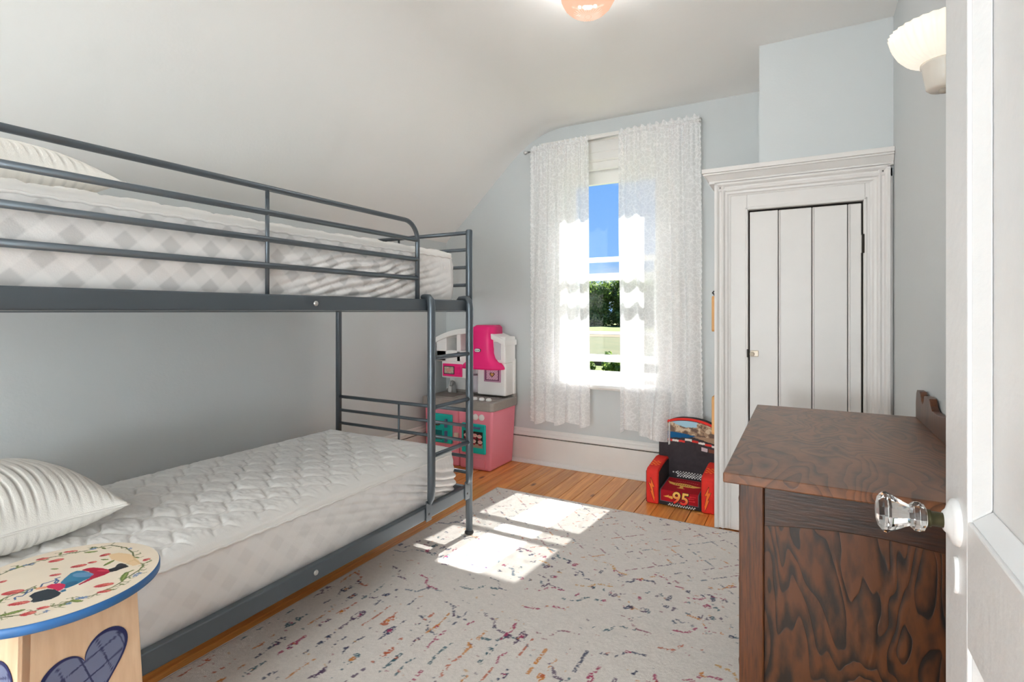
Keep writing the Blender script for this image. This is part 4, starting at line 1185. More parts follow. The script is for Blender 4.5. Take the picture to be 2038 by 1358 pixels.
for q in range(3):
    box('microwave_button', (-2.398, -2.362), (3.421, 3.426), (0.668 + q * 0.024, 0.684 + q * 0.024), hp, mw, bevel=0.002)
# heart tile
hf = box('heart_tile', (-2.150, -2.000), (3.438, 3.447), (0.628, 0.738), mat('tile_mauve', (188, 138, 164), 0.5), ub, bevel=0.004)
gx3, gz3 = np.meshgrid(np.linspace(-2.136, -2.014, 70), np.linspace(0.640, 0.726, 50), indexing='ij')
c3 = Canvas(gx3, gz3, (228, 188, 206))
lat = (np.abs(np.mod((gx3 + gz3) / 0.020, 1) - 0.5) > 0.40) | (np.abs(np.mod((gx3 - gz3) / 0.020, 1) - 0.5) > 0.40)
c3.put(lat, (196, 128, 164))
ed3 = (np.abs(gx3 + 2.075) > 0.052) | (np.abs(gz3 - 0.683) > 0.036)
c3.put(ed3, (122, 62, 98))
tq_ = np.linspace(0, 2 * PI, 40, endpoint=False)
hpts = [(-2.075 + 0.0014 * 16 * math.sin(t) ** 3, 0.684 + 0.0014 * (13 * math.cos(t) - 5 * math.cos(2 * t) - 2 * math.cos(3 * t) - math.cos(4 * t))) for t in tq_]
c3.poly(hpts, (84, 48, 44)); c3.poly([(-2.075 + (x + 2.075) * 0.66, 0.685 + (z - 0.684) * 0.66) for x, z in hpts], (216, 160, 92))
grid('heart_tile_print', np.stack([gx3, np.full_like(gx3, 3.437), gz3], -1), 'printed_sticker', hf, cols=c3.C)
# magenta cooker hood
zh = np.array([0.728, 0.742, 0.760, 0.785, 0.815, 0.85, 0.90, 0.96, 1.02, 1.045, 1.060])
hw = np.array([0.185, 0.184, 0.172, 0.140, 0.120, 0.108, 0.101, 0.097, 0.094, 0.092, 0.070])
yf = np.array([3.352, 3.350, 3.354, 3.362, 3.368, 3.372, 3.376, 3.380, 3.384, 3.390, 3.410])
cxh = np.array([-2.15] * 11)
sec = []
for z, w, y in zip(zh, hw, yf):
    ring = []
    nn = 10
    for k in range(nn + 1):
        a = PI * k / nn
        # rounded-front section
        xx_ = -math.copysign(abs(math.cos(a)) ** 0.45, math.cos(a)) * w
        yy_ = 3.56 - (3.56 - y) * abs(math.sin(a)) ** 0.35
        ring.append((-2.15 + xx_, yy_, z))
    sec.append(ring)
hood = fix_normals(mesh('cooker_hood', [p_ for rg in sec for p_ in rg],
    [(i * 11 + k, i * 11 + k + 1, (i + 1) * 11 + k + 1, (i + 1) * 11 + k) for i in range(10) for k in range(10)] + [tuple(range(11)), tuple(110 + k for k in range(10, -1, -1))] + [(i * 11, (i + 1) * 11, (i + 1) * 11 + 10, i * 11 + 10) for i in range(10)], hp, ub, smooth=True))
lg = [(-2.163 + 0.024 * math.copysign(abs(math.cos(t)) ** 0.7, math.cos(t)), 0.871 + 0.012 * math.copysign(abs(math.sin(t)) ** 0.7, math.sin(t))) for t in np.linspace(0, 2 * PI, 28, endpoint=False)]
bdg = prism('logo_badge', [(-2.163 + (x + 2.163) * 1.1, 0.871 + (z - 0.871) * 1.14) for x, z in lg], 'y', 3.367, 3.380, dkb, hood)
prism('badge_face', lg, 'y', 3.3655, 3.3671, tw, bdg)
text('badge_lettering', 'little tikes', 0.0098, mat('logo_green', (16, 84, 48), 0.5), plane_matrix((-2.163, 3.3651, 0.871), (1, 0, 0), (0, 0, 1)), bdg, extrude=0.0003, bold=0.0003)

# ------------------------------------------------------------------ child's foam armchair
ch_ = thing('child_armchair', "red and black child's foam armchair with racing print under the window", 'chair', (-0.645, 3.205, 0), R(-2.5), local=True)
red = mat('chair_red', (222, 42, 30), 0.75, bump=0.1, bscale=200, var=0.06, vscale=30)
dred = mat('chair_dark_red', (158, 14, 28), 0.8, bump=0.1, bscale=200)
blk = mat('chair_black', (44, 42, 46), 0.85, bump=0.15, bscale=220)
org = mat('chair_orange', (246, 122, 44), 0.75)
yel = mat('chair_yellow', (240, 190, 96), 0.7)
wht = mat('chair_white', (232, 230, 226), 0.8)
gpp = mat('chair_piping', (110, 112, 120), 0.7)
def armshape(x0, x1):
    # side outline (y, z): front face, rounded, top rising to the back
    return [(0.0, 0.0), (-0.004, 0.10), (0.0, 0.196), (0.014, 0.212), (0.10, 0.226), (0.20, 0.240), (0.265, 0.236), (0.285, 0.215), (0.29, 0.0)]
for sx, (a, b) in ((-1, (-0.198, -0.124)), (1, (0.124, 0.198))):
    am = prism('armrest', armshape(a, b), 'x', a, b, red, ch_, bevel=0.012, seg=3)
    inx = b if sx < 0 else a
    ins = prism('inner_side', [(q[0], q[1]) for q in [(0.012, 0.01), (0.012, 0.190), (0.10, 0.212), (0.20, 0.224), (0.255, 0.221), (0.265, 0.01)]], 'x', inx - 0.003, inx + 0.003, blk, am, bevel=0.002)
    outx = a if sx < 0 else b
    prism('outer_side', [(0.010, 0.004), (0.010, 0.190), (0.10, 0.214), (0.20, 0.228), (0.27, 0.222), (0.285, 0.004)], 'x', outx - 0.004, outx + 0.004, blk, am, bevel=0.002)
    # lightning bolts on the arm fronts
    xc = (a + b) / 2
    for pts, m_ in (([(-0.012, 0.035), (-0.004, 0.095), (-0.014, 0.092), (0.006, 0.150), (0.004, 0.112), (0.016, 0.118), (0.002, 0.070), (0.008, 0.072), (-0.010, 0.005)], org),):
        prism('bolt_print', [(xc + (x * sx * 1.3), z + 0.01) for x, z in pts], 'y', -0.0055, 0.002, m_, am)
    tube('bolt_outline', [(xc + sx * x * 1.3, -0.0058, z + 0.01) for x, z in [(-0.012, 0.035), (-0.004, 0.095), (-0.014, 0.092), (0.006, 0.150), (0.004, 0.112), (0.016, 0.118), (0.002, 0.070), (0.008, 0.072), (-0.010, 0.005)]], 0.0009, blk, am, n=6)
    for q in range(5):
        for w_ in range(4):
            if (q + w_) % 2 == 0:
                z_ = 0.2165 + 0.0125 * q * 0.13 * 10 / 10
                box('check_print', (a + 0.012 + w_ * 0.013, a + 0.024 + w_ * 0.013), (0.05 + q * 0.014, 0.063 + q * 0.014), (0.2205 + q * 0.0021, 0.2225 + q * 0.0021), org, am)
# seat cushion
prism('seat', [(0.006, 0.004), (0.002, 0.080), (0.012, 0.094), (0.24, 0.118), (0.24, 0.004)], 'x', -0.123, 0.123, blk, ch_, bevel=0.006, seg=2)
# red printed cloth over the seat: front face and top
NS = 120
su = np.linspace(-0.112, 0.112, 90)
ss = np.linspace(0, 0.265, 110)
def seat_pt(s_):
    # runs up the front, round the edge and back over the top
    if s_ < 0.058:
        return (-0.0012, 0.028 + s_)
    if s_ < 0.075:
        a = (s_ - 0.058) / 0.017 * PI / 2
        return (0.0 - 0.0012 + 0.011 * (1 - math.cos(a)), 0.086 + 0.011 * math.sin(a))
    d = s_ - 0.075
    return (0.010 + d, 0.0972 + d * 0.105)
SU, SS = np.meshgrid(su, ss, indexing='ij')
Yv = np.array([seat_pt(q)[0] for q in ss])[None, :] + 0 * SU
Zv = np.array([seat_pt(q)[1] for q in ss])[None, :] + 0 * SU
cs = Canvas(SU, SS, (164, 16, 30))
cs.C *= (1 + 0.35 * fbm(SU * 18, SS * 12, 6, 3))[..., None]
cs.put((np.abs(SU) > 0.1075) | (SS < 0.004) | (SS > 0.261), (96, 98, 108))
# gold winged cup
cs.poly([(-0.100, 0.205), (-0.085, 0.198), (-0.06, 0.190), (-0.02, 0.196), (0.03, 0.194), (0.06, 0.184), (0.108, 0.178), (0.085, 0.165), (0.06, 0.152), (0.02, 0.150), (0.005, 0.152), (0.006, 0.130), (0.020, 0.120), (-0.030, 0.120), (-0.014, 0.132), (-0.016, 0.154), (-0.05, 0.156), (-0.082, 0.170)], (236, 180, 92))
for q in range(8):
    cs.stroke([(-0.050 + q * 0.013, 0.168), (-0.047 + q * 0.013, 0.181)], 0.0022, (104, 60, 34))
for q in range(11):
    cs.stroke([(-0.055 + q * 0.0125, 0.220 - 0.0012 * abs(q - 5)), (-0.050 + q * 0.0125, 0.228 - 0.0012 * abs(q - 5))], 0.0016, (240, 110, 110))
for (a, b, z_) in ((0.060, 0.095, 0.052), (0.055, 0.085, 0.040), (0.05, 0.09, 0.026)):
    cs.stroke([(a, z_), (b, z_ + 0.002)], 0.0016, (226, 60, 66))
cs.poly([(-0.095, 0.030), (-0.060, 0.042), (-0.062, 0.036), (-0.030, 0.040), (-0.04, 0.020), (-0.065, 0.028)], (232, 170, 80))
grid('seat_print', np.stack([SU, Yv, Zv], -1), 'printed_cloth', ch_, cols=cs.C)
n95 = mat('number_gradient', (244, 150, 60), 0.7)
nn_, ll_ = nodes(n95)
tcn = nn_.new('ShaderNodeTexCoord'); spn = nn_.new('ShaderNodeSeparateXYZ'); rpn = nn_.new('ShaderNodeValToRGB')
ll_.new(tcn.outputs['Generated'], spn.inputs[0]); ll_.new(spn.outputs['Y'], rpn.inputs[0]); ll_.new(rpn.outputs[0], nn_['Principled BSDF'].inputs['Base Color'])
rpn.color_ramp.elements[0].color = (*lin((226, 38, 34)), 1); rpn.color_ramp.elements[0].position = 0.1
rpn.color_ramp.elements[1].color = (*lin((242, 196, 96)), 1); rpn.color_ramp.elements[1].position = 0.8
text('number_outline', '95', 0.098, mat('number_shadow', (38, 26, 22), 0.8), plane_matrix((0.004, -0.0022, 0.056), (1, 0, 0), (0, 0, 1)), ch_, extrude=0.0003, shear=0.15, bold=0.0055)
text('number', '95', 0.098, n95, plane_matrix((0.003, -0.0032, 0.057), (1, 0, 0), (0, 0, 1)), ch_, extrude=0.0003, shear=0.15, bold=0.002)
for q in range(22):
    for w_ in range(2):
        if (q + w_) % 2 == 0:
            box('check_print', (-0.065 + q * 0.0072, -0.059 + q * 0.0072), (-0.0005, 0.004), (0.008 + w_ * 0.007, 0.0145 + w_ * 0.007), wht, ch_)
# backrest with arched top, leaning back a little
def bk_top(x):
    return 0.400 + 0.092 * math.sqrt(max(0.0, 1 - (x / 0.205) ** 2)) ** 1.1
bxs = np.linspace(-0.188, 0.188, 30)
bpoly = [(-0.188, 0.02)] + [(x, bk_top(x)) for x in bxs] + [(0.188, 0.02)]
prism('backrest', bpoly, 'y', 0.232, 0.305, blk, ch_, bevel=0.010, seg=3)
rm = [(x * 0.985, 0.2405, bk_top(x) - 0.009) for x in bxs]
tube('red_border', rm, 0.010, red, ch_, n=8)
gx4, t4 = np.meshgrid(np.linspace(-0.180, 0.180, 120), np.linspace(0, 1, 140), indexing='ij')
ztop4 = np.vectorize(bk_top)(gx4) - 0.016
gz4 = 0.105 + t4 * (ztop4 - 0.105)
c4 = Canvas(gx4, gz4, (60, 54, 58))
c4.C *= (1 + 0.5 * fbm(gx4 * 50, gz4 * 50, 8, 3))[..., None]
c4.poly([(-0.2, 0.395), (0.0, 0.385), (0.2, 0.34), (0.2, 0.52), (-0.2, 0.52)], (164, 136, 112))
hz = fbm(gx4 * 45, gz4 * 45, 12, 3)
c4.put((gz4 > 0.385) & (hz > 0.05), (112, 92, 80)); c4.put((gz4 > 0.385) & (hz < -0.10), (206, 186, 160))
c4.poly([(-0.12, 0.475), (-0.08, 0.450), (-0.02, 0.435), (0.05, 0.440), (0.06, 0.50), (-0.12, 0.50)], (166, 204, 222))
c4.poly([(-0.2, 0.350), (-0.2, 0.402), (-0.05, 0.398), (0.05, 0.385), (0.0, 0.372), (-0.10, 0.362)], (18, 88, 138))
for q in range(9):
    x_ = -0.18 + q * 0.04
    zq = 0.340 if q < 4 else 0.352 - (q - 4) * 0.006
    c4.poly([(x_, zq), (x_ + 0.04, zq - 0.002), (x_ + 0.04, zq + 0.012), (x_, zq + 0.012)], (214, 60, 54) if q % 2 else (232, 226, 220))
for q in range(3):
    c4.poly([(0.08 + q * 0.04, 0.300 - q * 0.004), (0.115 + q * 0.04, 0.296 - q * 0.004), (0.115 + q * 0.04, 0.318 - q * 0.004), (0.08 + q * 0.04, 0.322 - q * 0.004)], (206, 190, 196) if q % 2 == 0 else (120, 70, 54))
for q in range(26):
    for w_ in range(5):
        if (q + w_) % 2 == 0 and (q > 3 or w_ == 3):
            x_ = -0.105 + q * 0.0088; z_ = 0.118 + w_ * 0.0075
            c4.poly([(x_, z_), (x_ + 0.008, z_), (x_ + 0.008, z_ + 0.0065), (x_, z_ + 0.0065)], (232, 230, 228))
grid('backrest_print', np.stack([gx4, np.full_like(gx4, 0.2305), gz4], -1), 'printed_cloth', ch_, cols=c4.C)

# ------------------------------------------------------------------ curtains
lace = bpy.data.materials.new('lace'); lace.use_nodes = True
n, l = nodes(lace); n.clear()
out = n.new('ShaderNodeOutputMaterial')
tc = n.new('ShaderNodeTexCoord')
mp = n.new('ShaderNodeMapping'); mp.inputs['Scale'].default_value = (1.0, 0.0, 1.0)
l.new(tc.outputs['Object'], mp.inputs[0])
nw_ = n.new('ShaderNodeTexNoise'); nw_.inputs['Scale'].default_value = 14; nw_.inputs['Detail'].default_value = 2
l.new(mp.outputs[0], nw_.inputs['Vector'])
av = n.new('ShaderNodeVectorMath'); av.operation = 'MULTIPLY_ADD'; av.inputs[1].default_value = (0.05, 0.05, 0.05)
l.new(nw_.outputs['Color'], av.inputs[0]); l.new(mp.outputs[0], av.inputs[2])
vo = n.new('ShaderNodeTexVoronoi'); vo.feature = 'DISTANCE_TO_EDGE'; vo.inputs['Scale'].default_value = 38
l.new(av.outputs[0], vo.inputs['Vector'])
r1 = n.new('ShaderNodeValToRGB'); r1.color_ramp.elements[0].position = 0.03; r1.color_ramp.elements[0].color = (1, 1, 1, 1); r1.color_ramp.elements[1].position = 0.09; r1.color_ramp.elements[1].color = (0, 0, 0, 1)
l.new(vo.outputs['Distance'], r1.inputs[0])
vf = n.new('ShaderNodeTexVoronoi'); vf.inputs['Scale'].default_value = 15.0
l.new(av.outputs[0], vf.inputs['Vector'])
mw_ = n.new('ShaderNodeMath'); mw_.operation = 'MULTIPLY'; mw_.inputs[1].default_value = 40.0
l.new(vf.outputs['Distance'], mw_.inputs[0])
sn = n.new('ShaderNodeMath'); sn.operation = 'SINE'; l.new(mw_.outputs[0], sn.inputs[0])
r2 = n.new('ShaderNodeValToRGB'); r2.color_ramp.elements[0].position = 0.22; r2.color_ramp.elements[0].color = (1, 1, 1, 1); r2.color_ramp.elements[1].position = 0.30; r2.color_ramp.elements[1].color = (0, 0, 0, 1)
l.new(vf.outputs['Distance'], r2.inputs[0])
fl = n.new('ShaderNodeMath'); fl.operation = 'MULTIPLY'; l.new(sn.outputs[0], fl.inputs[0]); l.new(r2.outputs[0], fl.inputs[1])
mxx = n.new('ShaderNodeMath'); mxx.operation = 'MAXIMUM'; l.new(r1.outputs[0], mxx.inputs[0]); l.new(fl.outputs[0], mxx.inputs[1])
al = n.new('ShaderNodeMapRange'); al.inputs[3].default_value = 0.78; al.inputs[4].default_value = 0.90
l.new(mxx.outputs[0], al.inputs[0])
df = n.new('ShaderNodeBsdfDiffuse'); df.inputs[0].default_value = (0.98, 0.98, 0.98, 1)
tl = n.new('ShaderNodeBsdfTranslucent'); tl.inputs[0].default_value = (0.90, 0.90, 0.91, 1)
m1 = n.new('ShaderNodeMixShader'); m1.inputs[0].default_value = 0.22
l.new(df.outputs[0], m1.inputs[1]); l.new(tl.outputs[0], m1.inputs[2])
tp_ = n.new('ShaderNodeBsdfTransparent'); tp_.inputs[0].default_value = (1, 1, 1, 1)
m2 = n.new('ShaderNodeMixShader')
l.new(al.outputs[0], m2.inputs[0]); l.new(tp_.outputs[0], m2.inputs[1]); l.new(m1.outputs[0], m2.inputs[2]); l.new(m2.outputs[0], out.inputs[0])
MATS['lace'] = lace

RODZ = lambda x: 2.376 + (x + 1.22) * 0.022
def curtain(label, xa, xb, za, zb, seed, outer):
    root = thing('lace_curtain', label, 'curtain', ((xa + xb) / 2, 3.53, zb), group='lace curtains on the window rod')
    nu, nv = 220, 170
    u, v = np.meshgrid(np.linspace(0, 1, nu), np.linspace(0, 1, nv), indexing='ij')
    rs = np.random.RandomState(seed)
    un = u + 0.03 * np.sin(u * 9 + seed)
    ph = 2 * PI * (un * 5.2 + 0.35 * fbm(u * 3, v * 1.5, seed, 2))
    amp = 0.010 + 0.020 * v
    X = xa + (xb - xa) * u + 0.010 * np.sin(ph + 1.2) * (0.4 + v) + (0.012 * v if outer > 0 else -0.012 * v) * (u if outer > 0 else (1 - u))
    Y = 3.522 + amp * np.sin(ph) * 0.9 + 0.006 * np.sin(2 * PI * un * 21 + seed) * np.exp(-v * 7)
    zt = np.array([RODZ(q) for q in (xa + (xb - xa) * u[:, 0])])[:, None] - 0.010
    zbt = zb + 0.018 * np.sin(ph * 0.5 + seed) * 1.0 + 0.012 * (u - 0.5)
    Z = zt + (zbt - zt) * v
    if outer > 0:
        # one fold of the hem hangs over the corner of the child's chair
        sg = lambda q: 1 / (1 + np.exp(-q))
        over = sg((X + 0.885) / 0.012) * sg((-0.745 - X) / 0.008) * np.clip((0.66 - Z) / 0.20, 0, 1)
        Y = Y - 0.115 * over
        Z = Z - 0.030 * over * v
    # scalloped outer edge
    sc = 0.010 * np.abs(np.sin(Z * PI / 0.036))
    if outer > 0:
        X = X + sc * np.clip((u - 0.94) / 0.06, 0, 1)
    else:
        X = X - sc * np.clip((0.06 - u) / 0.06, 0, 1)
    grid('lace_panel', np.stack([X, Y, Z], -1), 'lace', root)
    # gathered pocket over the rod and frilled heading above it
    nv2 = 18
    u2, v2 = np.meshgrid(np.linspace(0, 1, 260), np.linspace(0, 1, nv2), indexing='ij')
    x2 = xa + (xb - xa) * u2
    zr = 2.376 + (x2 + 1.22) * 0.022
    pl = np.sin(2 * PI * u2 * 24 + 2 * np.sin(u2 * 17 + seed))
    z2 = zr - 0.012 + v2 * (0.046 + 0.010 * np.sin(2 * PI * u2 * 11 + seed) * v2)
    bulge = np.where(v2 < 0.5, 0.011 * np.sin(PI * np.clip(v2 / 0.5, 0, 1)), 0)
    y2 = 3.530 - bulge - 0.002 + pl * (0.003 + 0.010 * np.clip(v2 - 0.5, 0, 1))
    grid('frilled_heading', np.stack([x2, y2, z2], -1), 'lace', root)
    return root
curtain('white lace curtain panel at the left of the window near the play kitchen', -1.790, -1.338, 2.38, 0.352, 3, -1)
curtain('wider white lace curtain panel at the right of the window near the closet', -1.112, -0.584, 2.38, 0.352, 12, 1)
rod = thing('curtain_rod', 'thin silver curtain rod with small round finials above the window', 'curtain rod', (-1.22, 3.532, 2.388))
tube('rod', [(-1.815, 3.532, RODZ(-1.83)), (-0.604, 3.532, RODZ(-0.61))], 0.0065, 'steel', rod, n=10)
for x, sg in ((-1.815, -1), (-0.604, 1)):
    pf = [(0.007, 0.0), (0.011, 0.003), (0.007, 0.006), (0.006, 0.010), (0.013, 0.018), (0.016, 0.026), (0.013, 0.034), (0.0, 0.038)]
    f_ = lathe('finial', pf, 'steel', rod, n=16, loc=(x, 3.532, RODZ(x)), axis='-x')
    if sg > 0:
        for v in f_.data.vertices:
            v.co.x = -v.co.x
        f_.location.x = x + (x - f_.location.x)
        fix_normals(f_)
    tube('bracket', [(x - sg * 0.02, 3.532, RODZ(x) - 0.006), (x - sg * 0.02, 3.60, RODZ(x) - 0.006), (x - sg * 0.02, YF, RODZ(x) - 0.006)], 0.004, 'steel', rod, n=8)

# ------------------------------------------------------------------ ceiling lamp
LX, LY = -0.775, 2.045
cl = thing('ceiling_lamp', 'peach pressed-glass bowl lamp on the ceiling', 'lamp', (LX, LY, ZC))
gm2 = bpy.data.materials.new('peach_glass'); gm2.use_nodes = True
n, l = nodes(gm2); n.clear()
out = n.new('ShaderNodeOutputMaterial')
tr = n.new('ShaderNodeBsdfTransparent'); tr.inputs[0].default_value = (1.0, 0.96, 0.92, 1)
gl = n.new('ShaderNodeBsdfGlossy'); gl.inputs['Roughness'].default_value = 0.1
tlc = n.new('ShaderNodeBsdfTranslucent'); tlc.inputs[0].default_value = (*lin((255, 214, 190)), 1)
em = n.new('ShaderNodeEmission'); em.inputs[0].default_value = (1.0, 0.56, 0.38, 1); em.inputs[1].default_value = 0.95
a1 = n.new('ShaderNodeMixShader'); a1.inputs[0].default_value = 0.004
a2 = n.new('ShaderNodeMixShader'); a2.inputs[0].default_value = 0.10
a3 = n.new('ShaderNodeMixShader'); a3.inputs[0].default_value = 0.8
l.new(tr.outputs[0], a1.inputs[1]); l.new(tlc.outputs[0], a1.inputs[2])
l.new(a1.outputs[0], a2.inputs[1]); l.new(gl.outputs[0], a2.inputs[2])
l.new(a2.outputs[0], a3.inputs[1]); l.new(em.outputs[0], a3.inputs[2]); l.new(a3.outputs[0], out.inputs[0])
MATS['peach_glass'] = gm2
zb0 = 2.372
lathe('glass_bowl', [(0.0, zb0 + 0.004), (0.022, zb0 + 0.005), (0.045, zb0 + 0.011), (0.070, zb0 + 0.023), (0.093, zb0 + 0.044), (0.108, zb0 + 0.072), (0.112, zb0 + 0.100), (0.104, zb0 + 0.124), (0.080, zb0 + 0.140), (0.062, zb0 + 0.146)], 'peach_glass', cl, n=72, loc=(LX, LY, 0), flute=0.008, nfl=24)
ridge = gm2.copy(); ridge.name = 'pressed_ridge'
ridge.node_tree.nodes['Emission'].inputs[0].default_value = (1.0, 0.74, 0.58, 1)
for k in range(28):
    a = 2 * PI * k / 28
    tube('pressed_ridge', [(LX + r_ * math.cos(a), LY + r_ * math.sin(a), zb0 + z_) for r_, z_ in ((0.016, 0.003), (0.030, 0.005), (0.046, 0.010), (0.060, 0.0165))], [0.0010, 0.0015, 0.0018, 0.0008], ridge, cl, n=6)
lathe('centre_button', [(0.0, zb0 - 0.003), (0.007, zb0 - 0.002), (0.012, zb0 + 0.003), (0.010, zb0 + 0.006)], ridge, cl, n=20, loc=(LX, LY, 0))
lathe('ceiling_cap', [(0.0, ZC), (0.074, ZC), (0.074, ZC - 0.008), (0.066, ZC - 0.022), (0.060, ZC - 0.034)], 'paint_trim', cl, n=32, loc=(LX, LY, 0))
def point(name, loc, w, rad, col, p):
    L = bpy.data.lights.new(name, 'POINT'); L.energy = w; L.shadow_soft_size = rad; L.color = col
    o = bpy.data.objects.new(name, L); COL.objects.link(o); o.location = loc
    par(o, p)
    return o
point('bulb', (LX, LY, zb0 + 0.118), CEIL_W, 0.03, (0.92, 0.97, 1.0), cl)

# added fill lantern, unseen behind the camera, gives the room most of its light
HLX, HLY, HLZ = -0.50, -2.7, 0.98
hl = thing('fill_lantern', 'unseen white lantern fill light added on the landing outside the bedroom', 'lamp', (HLX, HLY, 0))
pm = bpy.data.materials.new('fill_glow'); pm.use_nodes = True
n, l = nodes(pm); n.clear()
out = n.new('ShaderNodeOutputMaterial'); em = n.new('ShaderNodeEmission'); em.inputs[0].default_value = (0.895, 0.965, 1.0, 1); em.inputs[1].default_value = FILL_W / (4 * PI * PI * 0.3 ** 2)
l.new(em.outputs[0], out.inputs[0]); MATS['fill_glow'] = pm
lathe('fill_globe', [(0.3 * math.sin(a), HLZ - 0.3 * math.cos(a) + 0.0) for a in np.linspace(0.15, PI - 0.15, 18)], 'fill_glow', hl, n=40, loc=(HLX, HLY, 0))
tube('pole', [(HLX, HLY, 0.02), (HLX, HLY, HLZ - 0.29)], 0.012, 'black_plastic', hl, n=10)
lathe('base', [(0.0, 0.0), (0.15, 0.0), (0.15, 0.012), (0.03, 0.022), (0.0, 0.022)], 'black_plastic', hl, n=28, loc=(HLX, HLY, 0))

# ------------------------------------------------------------------ wall sconce
QX, QY = 0.262, 1.435
sc = thing('wall_sconce', 'lit white ribbed glass bowl sconce on the right wall', 'lamp', (XR, QY, 1.70))
wg = mat('sconce_glass', (190, 184, 174), 0.3, emit=(255, 243, 226), estr=0.66)
lathe('ribbed_shade', [(0.036, 1.700), (0.050, 1.703), (0.066, 1.712), (0.080, 1.728), (0.091, 1.750), (0.097, 1.773), (0.094, 1.774), (0.087, 1.752), (0.076, 1.732), (0.062, 1.718), (0.040, 1.708)], wg, sc, n=144, loc=(QX, QY, 0), flute=0.02, nfl=36)
mb = mat('sconce_porcelain', (214, 208, 198), 0.25)
lathe('holder', [(0.0, 1.640), (0.026, 1.641), (0.031, 1.646), (0.035, 1.670), (0.038, 1.690), (0.041, 1.695), (0.041, 1.700), (0.037, 1.704), (0.034, 1.707)], mb, sc, n=32, loc=(QX, QY, 0))
lathe('switch_knob', [(0.0, 1.632), (0.008, 1.633), (0.010, 1.638), (0.009, 1.643)], mat('sconce_button', (176, 168, 156), 0.3), sc, n=16, loc=(QX, QY - 0.004, 0))
tube('arm', [(QX + 0.03, QY, 1.668), (QX + 0.07, QY, 1.668), (XR - 0.004, QY, 1.668)], [0.012, 0.013, 0.020], mb, sc, n=14)
lathe('wall_plate', [(0.0, 0.014), (0.030, 0.012), (0.040, 0.006), (0.042, 0.0)], mb, sc, n=28, loc=(XR, QY, 1.668), axis='-x')
point('bulb', (QX, QY, 1.765), SCONCE_W, 0.02, (1.0, 0.86, 0.70), sc)

# ------------------------------------------------------------------ outdoors
GZ = -3.35
def gmat(name, a, b, scale):
    m = mat(name, a, 0.95)
    n, l = nodes(m)
    tc = n.new('ShaderNodeTexCoord'); no = n.new('ShaderNodeTexNoise'); no.inputs['Scale'].default_value = scale; no.inputs['Detail'].default_value = 8
    l.new(tc.outputs['Object'], no.inputs['Vector'])
    rp = n.new('ShaderNodeValToRGB'); rp.color_ramp.elements[0].position = 0.35; rp.color_ramp.elements[1].position = 0.65
    rp.color_ramp.elements[0].color = (*lin(a), 1); rp.color_ramp.elements[1].color = (*lin(b), 1)
    l.new(no.outputs['Fac'], rp.inputs[0]); l.new(rp.outputs[0], n['Principled BSDF'].inputs['Base Color'])
    return m
gmat('lawn_green', (66, 78, 20), (88, 98, 33), 0.5)
gmat('meadow', (54, 61, 18), (72, 70, 32), 0.35)
gmat('dry_weeds', (94, 79, 57), (78, 73, 41), 0.8)
mat('road_grey', (112, 108, 106), 0.9)
struct(box('ground_lawn', (-160, 120), (4.2, 420), (GZ - 0.2, GZ), 'lawn_green'))
struct(box('ground_meadow', (-150, 110), (49, 88), (GZ, GZ + 0.05), 'meadow'))
struct(box('ground_verge', (-150, 110), (88, 97), (GZ, GZ + 0.08), 'dry_weeds'))
struct(box('ground_road', (-150, 110), (97, 112), (GZ, GZ + 0.12), 'road_grey'))
struct(box('ground_weeds', (-150, 110), (42.0, 49), (GZ, GZ + 0.35), 'dry_weeds'))
bark = mat('bark', (84, 68, 54), 0.9)
lf = bpy.data.materials.new('leaves'); lf.use_nodes = True
n, l = nodes(lf)
b = n['Principled BSDF']; b.inputs['Roughness'].default_value = 0.6
gi = n.new('ShaderNodeNewGeometry'); rp = n.new('ShaderNodeValToRGB')
rp.color_ramp.elements[0].color = (*lin((66, 96, 38)), 1); rp.color_ramp.elements[1].color = (*lin((140, 164, 76)), 1)
l.new(gi.outputs['Random Per Island'], rp.inputs[0]); l.new(rp.outputs[0], b.inputs['Base Color'])
tlf = n.new('ShaderNodeBsdfTranslucent'); mxl = n.new('ShaderNodeMixShader'); mxl.inputs[0].default_value = 0.45
l.new(rp.outputs[0], tlf.inputs[0]); l.new(b.outputs[0], mxl.inputs[1]); l.new(tlf.outputs[0], mxl.inputs[2]); l.new(mxl.outputs[0], n['Material Output'].inputs[0])
MATS['leaves'] = lf
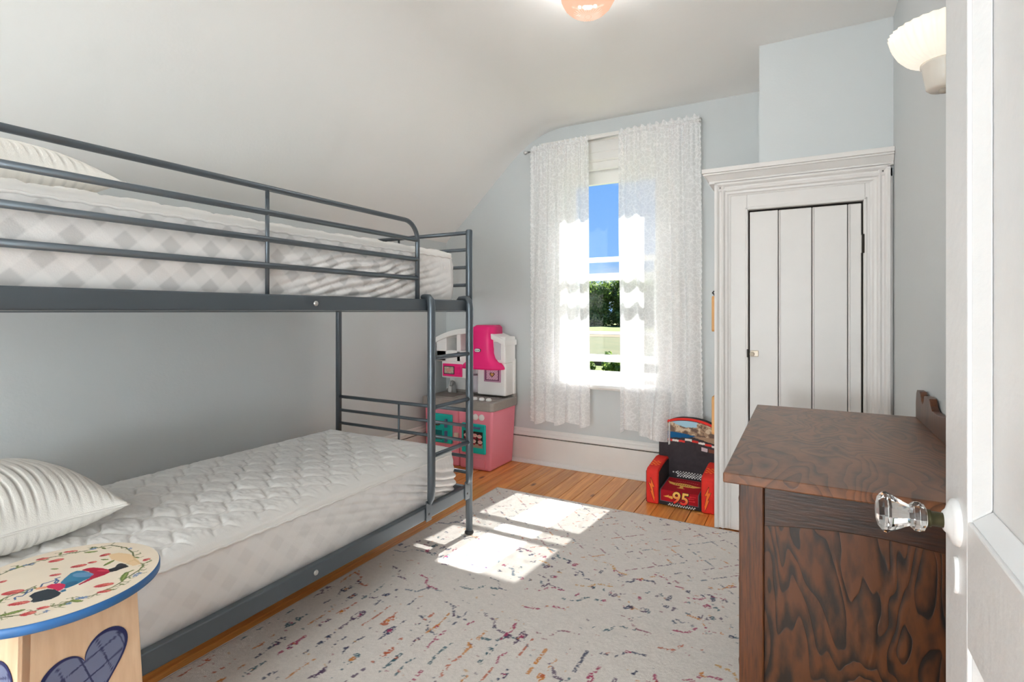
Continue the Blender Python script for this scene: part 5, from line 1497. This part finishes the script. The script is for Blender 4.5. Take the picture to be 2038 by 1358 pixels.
def leaf_cloud(name, blobs, count, size, seed):
    rs = np.random.RandomState(seed)
    bl = np.array(blobs)
    w = bl[:, 3] ** 2; w = w / w.sum()
    pick = rs.choice(len(bl), count, p=w)
    d = rs.normal(size=(count, 3)); d /= np.linalg.norm(d, axis=1)[:, None]
    c = bl[pick, :3] + d * (bl[pick, 3] * (0.55 + 0.5 * rs.rand(count)))[:, None]
    a = rs.normal(size=(count, 3)); a /= np.linalg.norm(a, axis=1)[:, None]
    b_ = np.cross(a, d); b_ /= np.linalg.norm(b_, axis=1)[:, None] + 1e-9
    a = np.cross(b_, d) + 0.4 * a
    s = size * (0.6 + 0.8 * rs.rand(count))[:, None]
    V = np.stack([c - a * s, c + b_ * s * 0.6, c + a * s, c - b_ * s * 0.6], 1).reshape(-1, 3)
    me = bpy.data.meshes.new(name)
    me.vertices.add(len(V)); me.vertices.foreach_set('co', V.ravel())
    me.loops.add(count * 4); me.loops.foreach_set('vertex_index', np.arange(count * 4, dtype=np.int32))
    me.polygons.add(count); me.polygons.foreach_set('loop_start', np.arange(0, count * 4, 4, dtype=np.int32))
    me.update(calc_edges=True)
    me.materials.append(lf)
    return me
crowns = []
for k in range(3):
    rs = random.Random(40 + k)
    bl = [(rs.uniform(-3.2, 3.2), rs.uniform(-2.5, 2.5), rs.uniform(1.2, 15.5), rs.uniform(1.6, 2.8)) for q in range(40)] + [(0, 0, 7, 3.4), (0, 0, 11, 3.0)]
    crowns.append(leaf_cloud('crown', bl, 9000, 0.5, 60 + k))
trunk_me = tube('trunk', [(0, 0, 0), (0.1, 0, 4), (0, 0.1, 9), (0.1, 0, 13)], [0.38, 0.30, 0.20, 0.08], bark, None, n=8)
tm, tl_ = trunk_me.data, trunk_me.location.copy()
bpy.data.objects.remove(trunk_me, do_unlink=True)
spots = [(-25 - 5.2 * k, 158 + 6.0 * (k % 2), (0.92, 0.86, 0.95, 0.84, 0.90)[k % 5]) for k in range(11)]
for i, (x, y, s) in enumerate(spots):
    t = thing('broadleaf_tree', 'tall green broadleaf tree in the row beyond the road', 'tree', (x, y, GZ), random.uniform(0, 6), 'trees beyond the road', local=True)
    t.scale = (s * 1.05, s * 1.05, s * 0.95)
    c = bpy.data.objects.new('crown', crowns[i % 3]); COL.objects.link(c); c.parent = t
    k = bpy.data.objects.new('trunk', tm); COL.objects.link(k); k.location = tl_; k.parent = t
bush = leaf_cloud('foliage', [(random.uniform(-1.3, 1.3), random.uniform(-.7, .7), random.uniform(.3, 1.3), random.uniform(.3, .55)) for q in range(14)], 1500, 0.16, 5)
for (x, y, s) in ((-11.9, 36.6, 0.95), (-8.6, 37.2, 1.0), (-14.6, 38.6, 0.45), (-16.6, 39.0, 0.5)):
    t = thing('garden_shrub', 'leafy green shrub at the edge of the lawn below the window', 'shrub', (x, y, GZ), random.uniform(0, 6), 'shrubs at the lawn edge', local=True)
    t.scale = (s, s, s)
    c = bpy.data.objects.new('foliage', bush); COL.objects.link(c); c.parent = t

for o in bpy.data.objects:
    if '_local' in o:
        del o['_local']
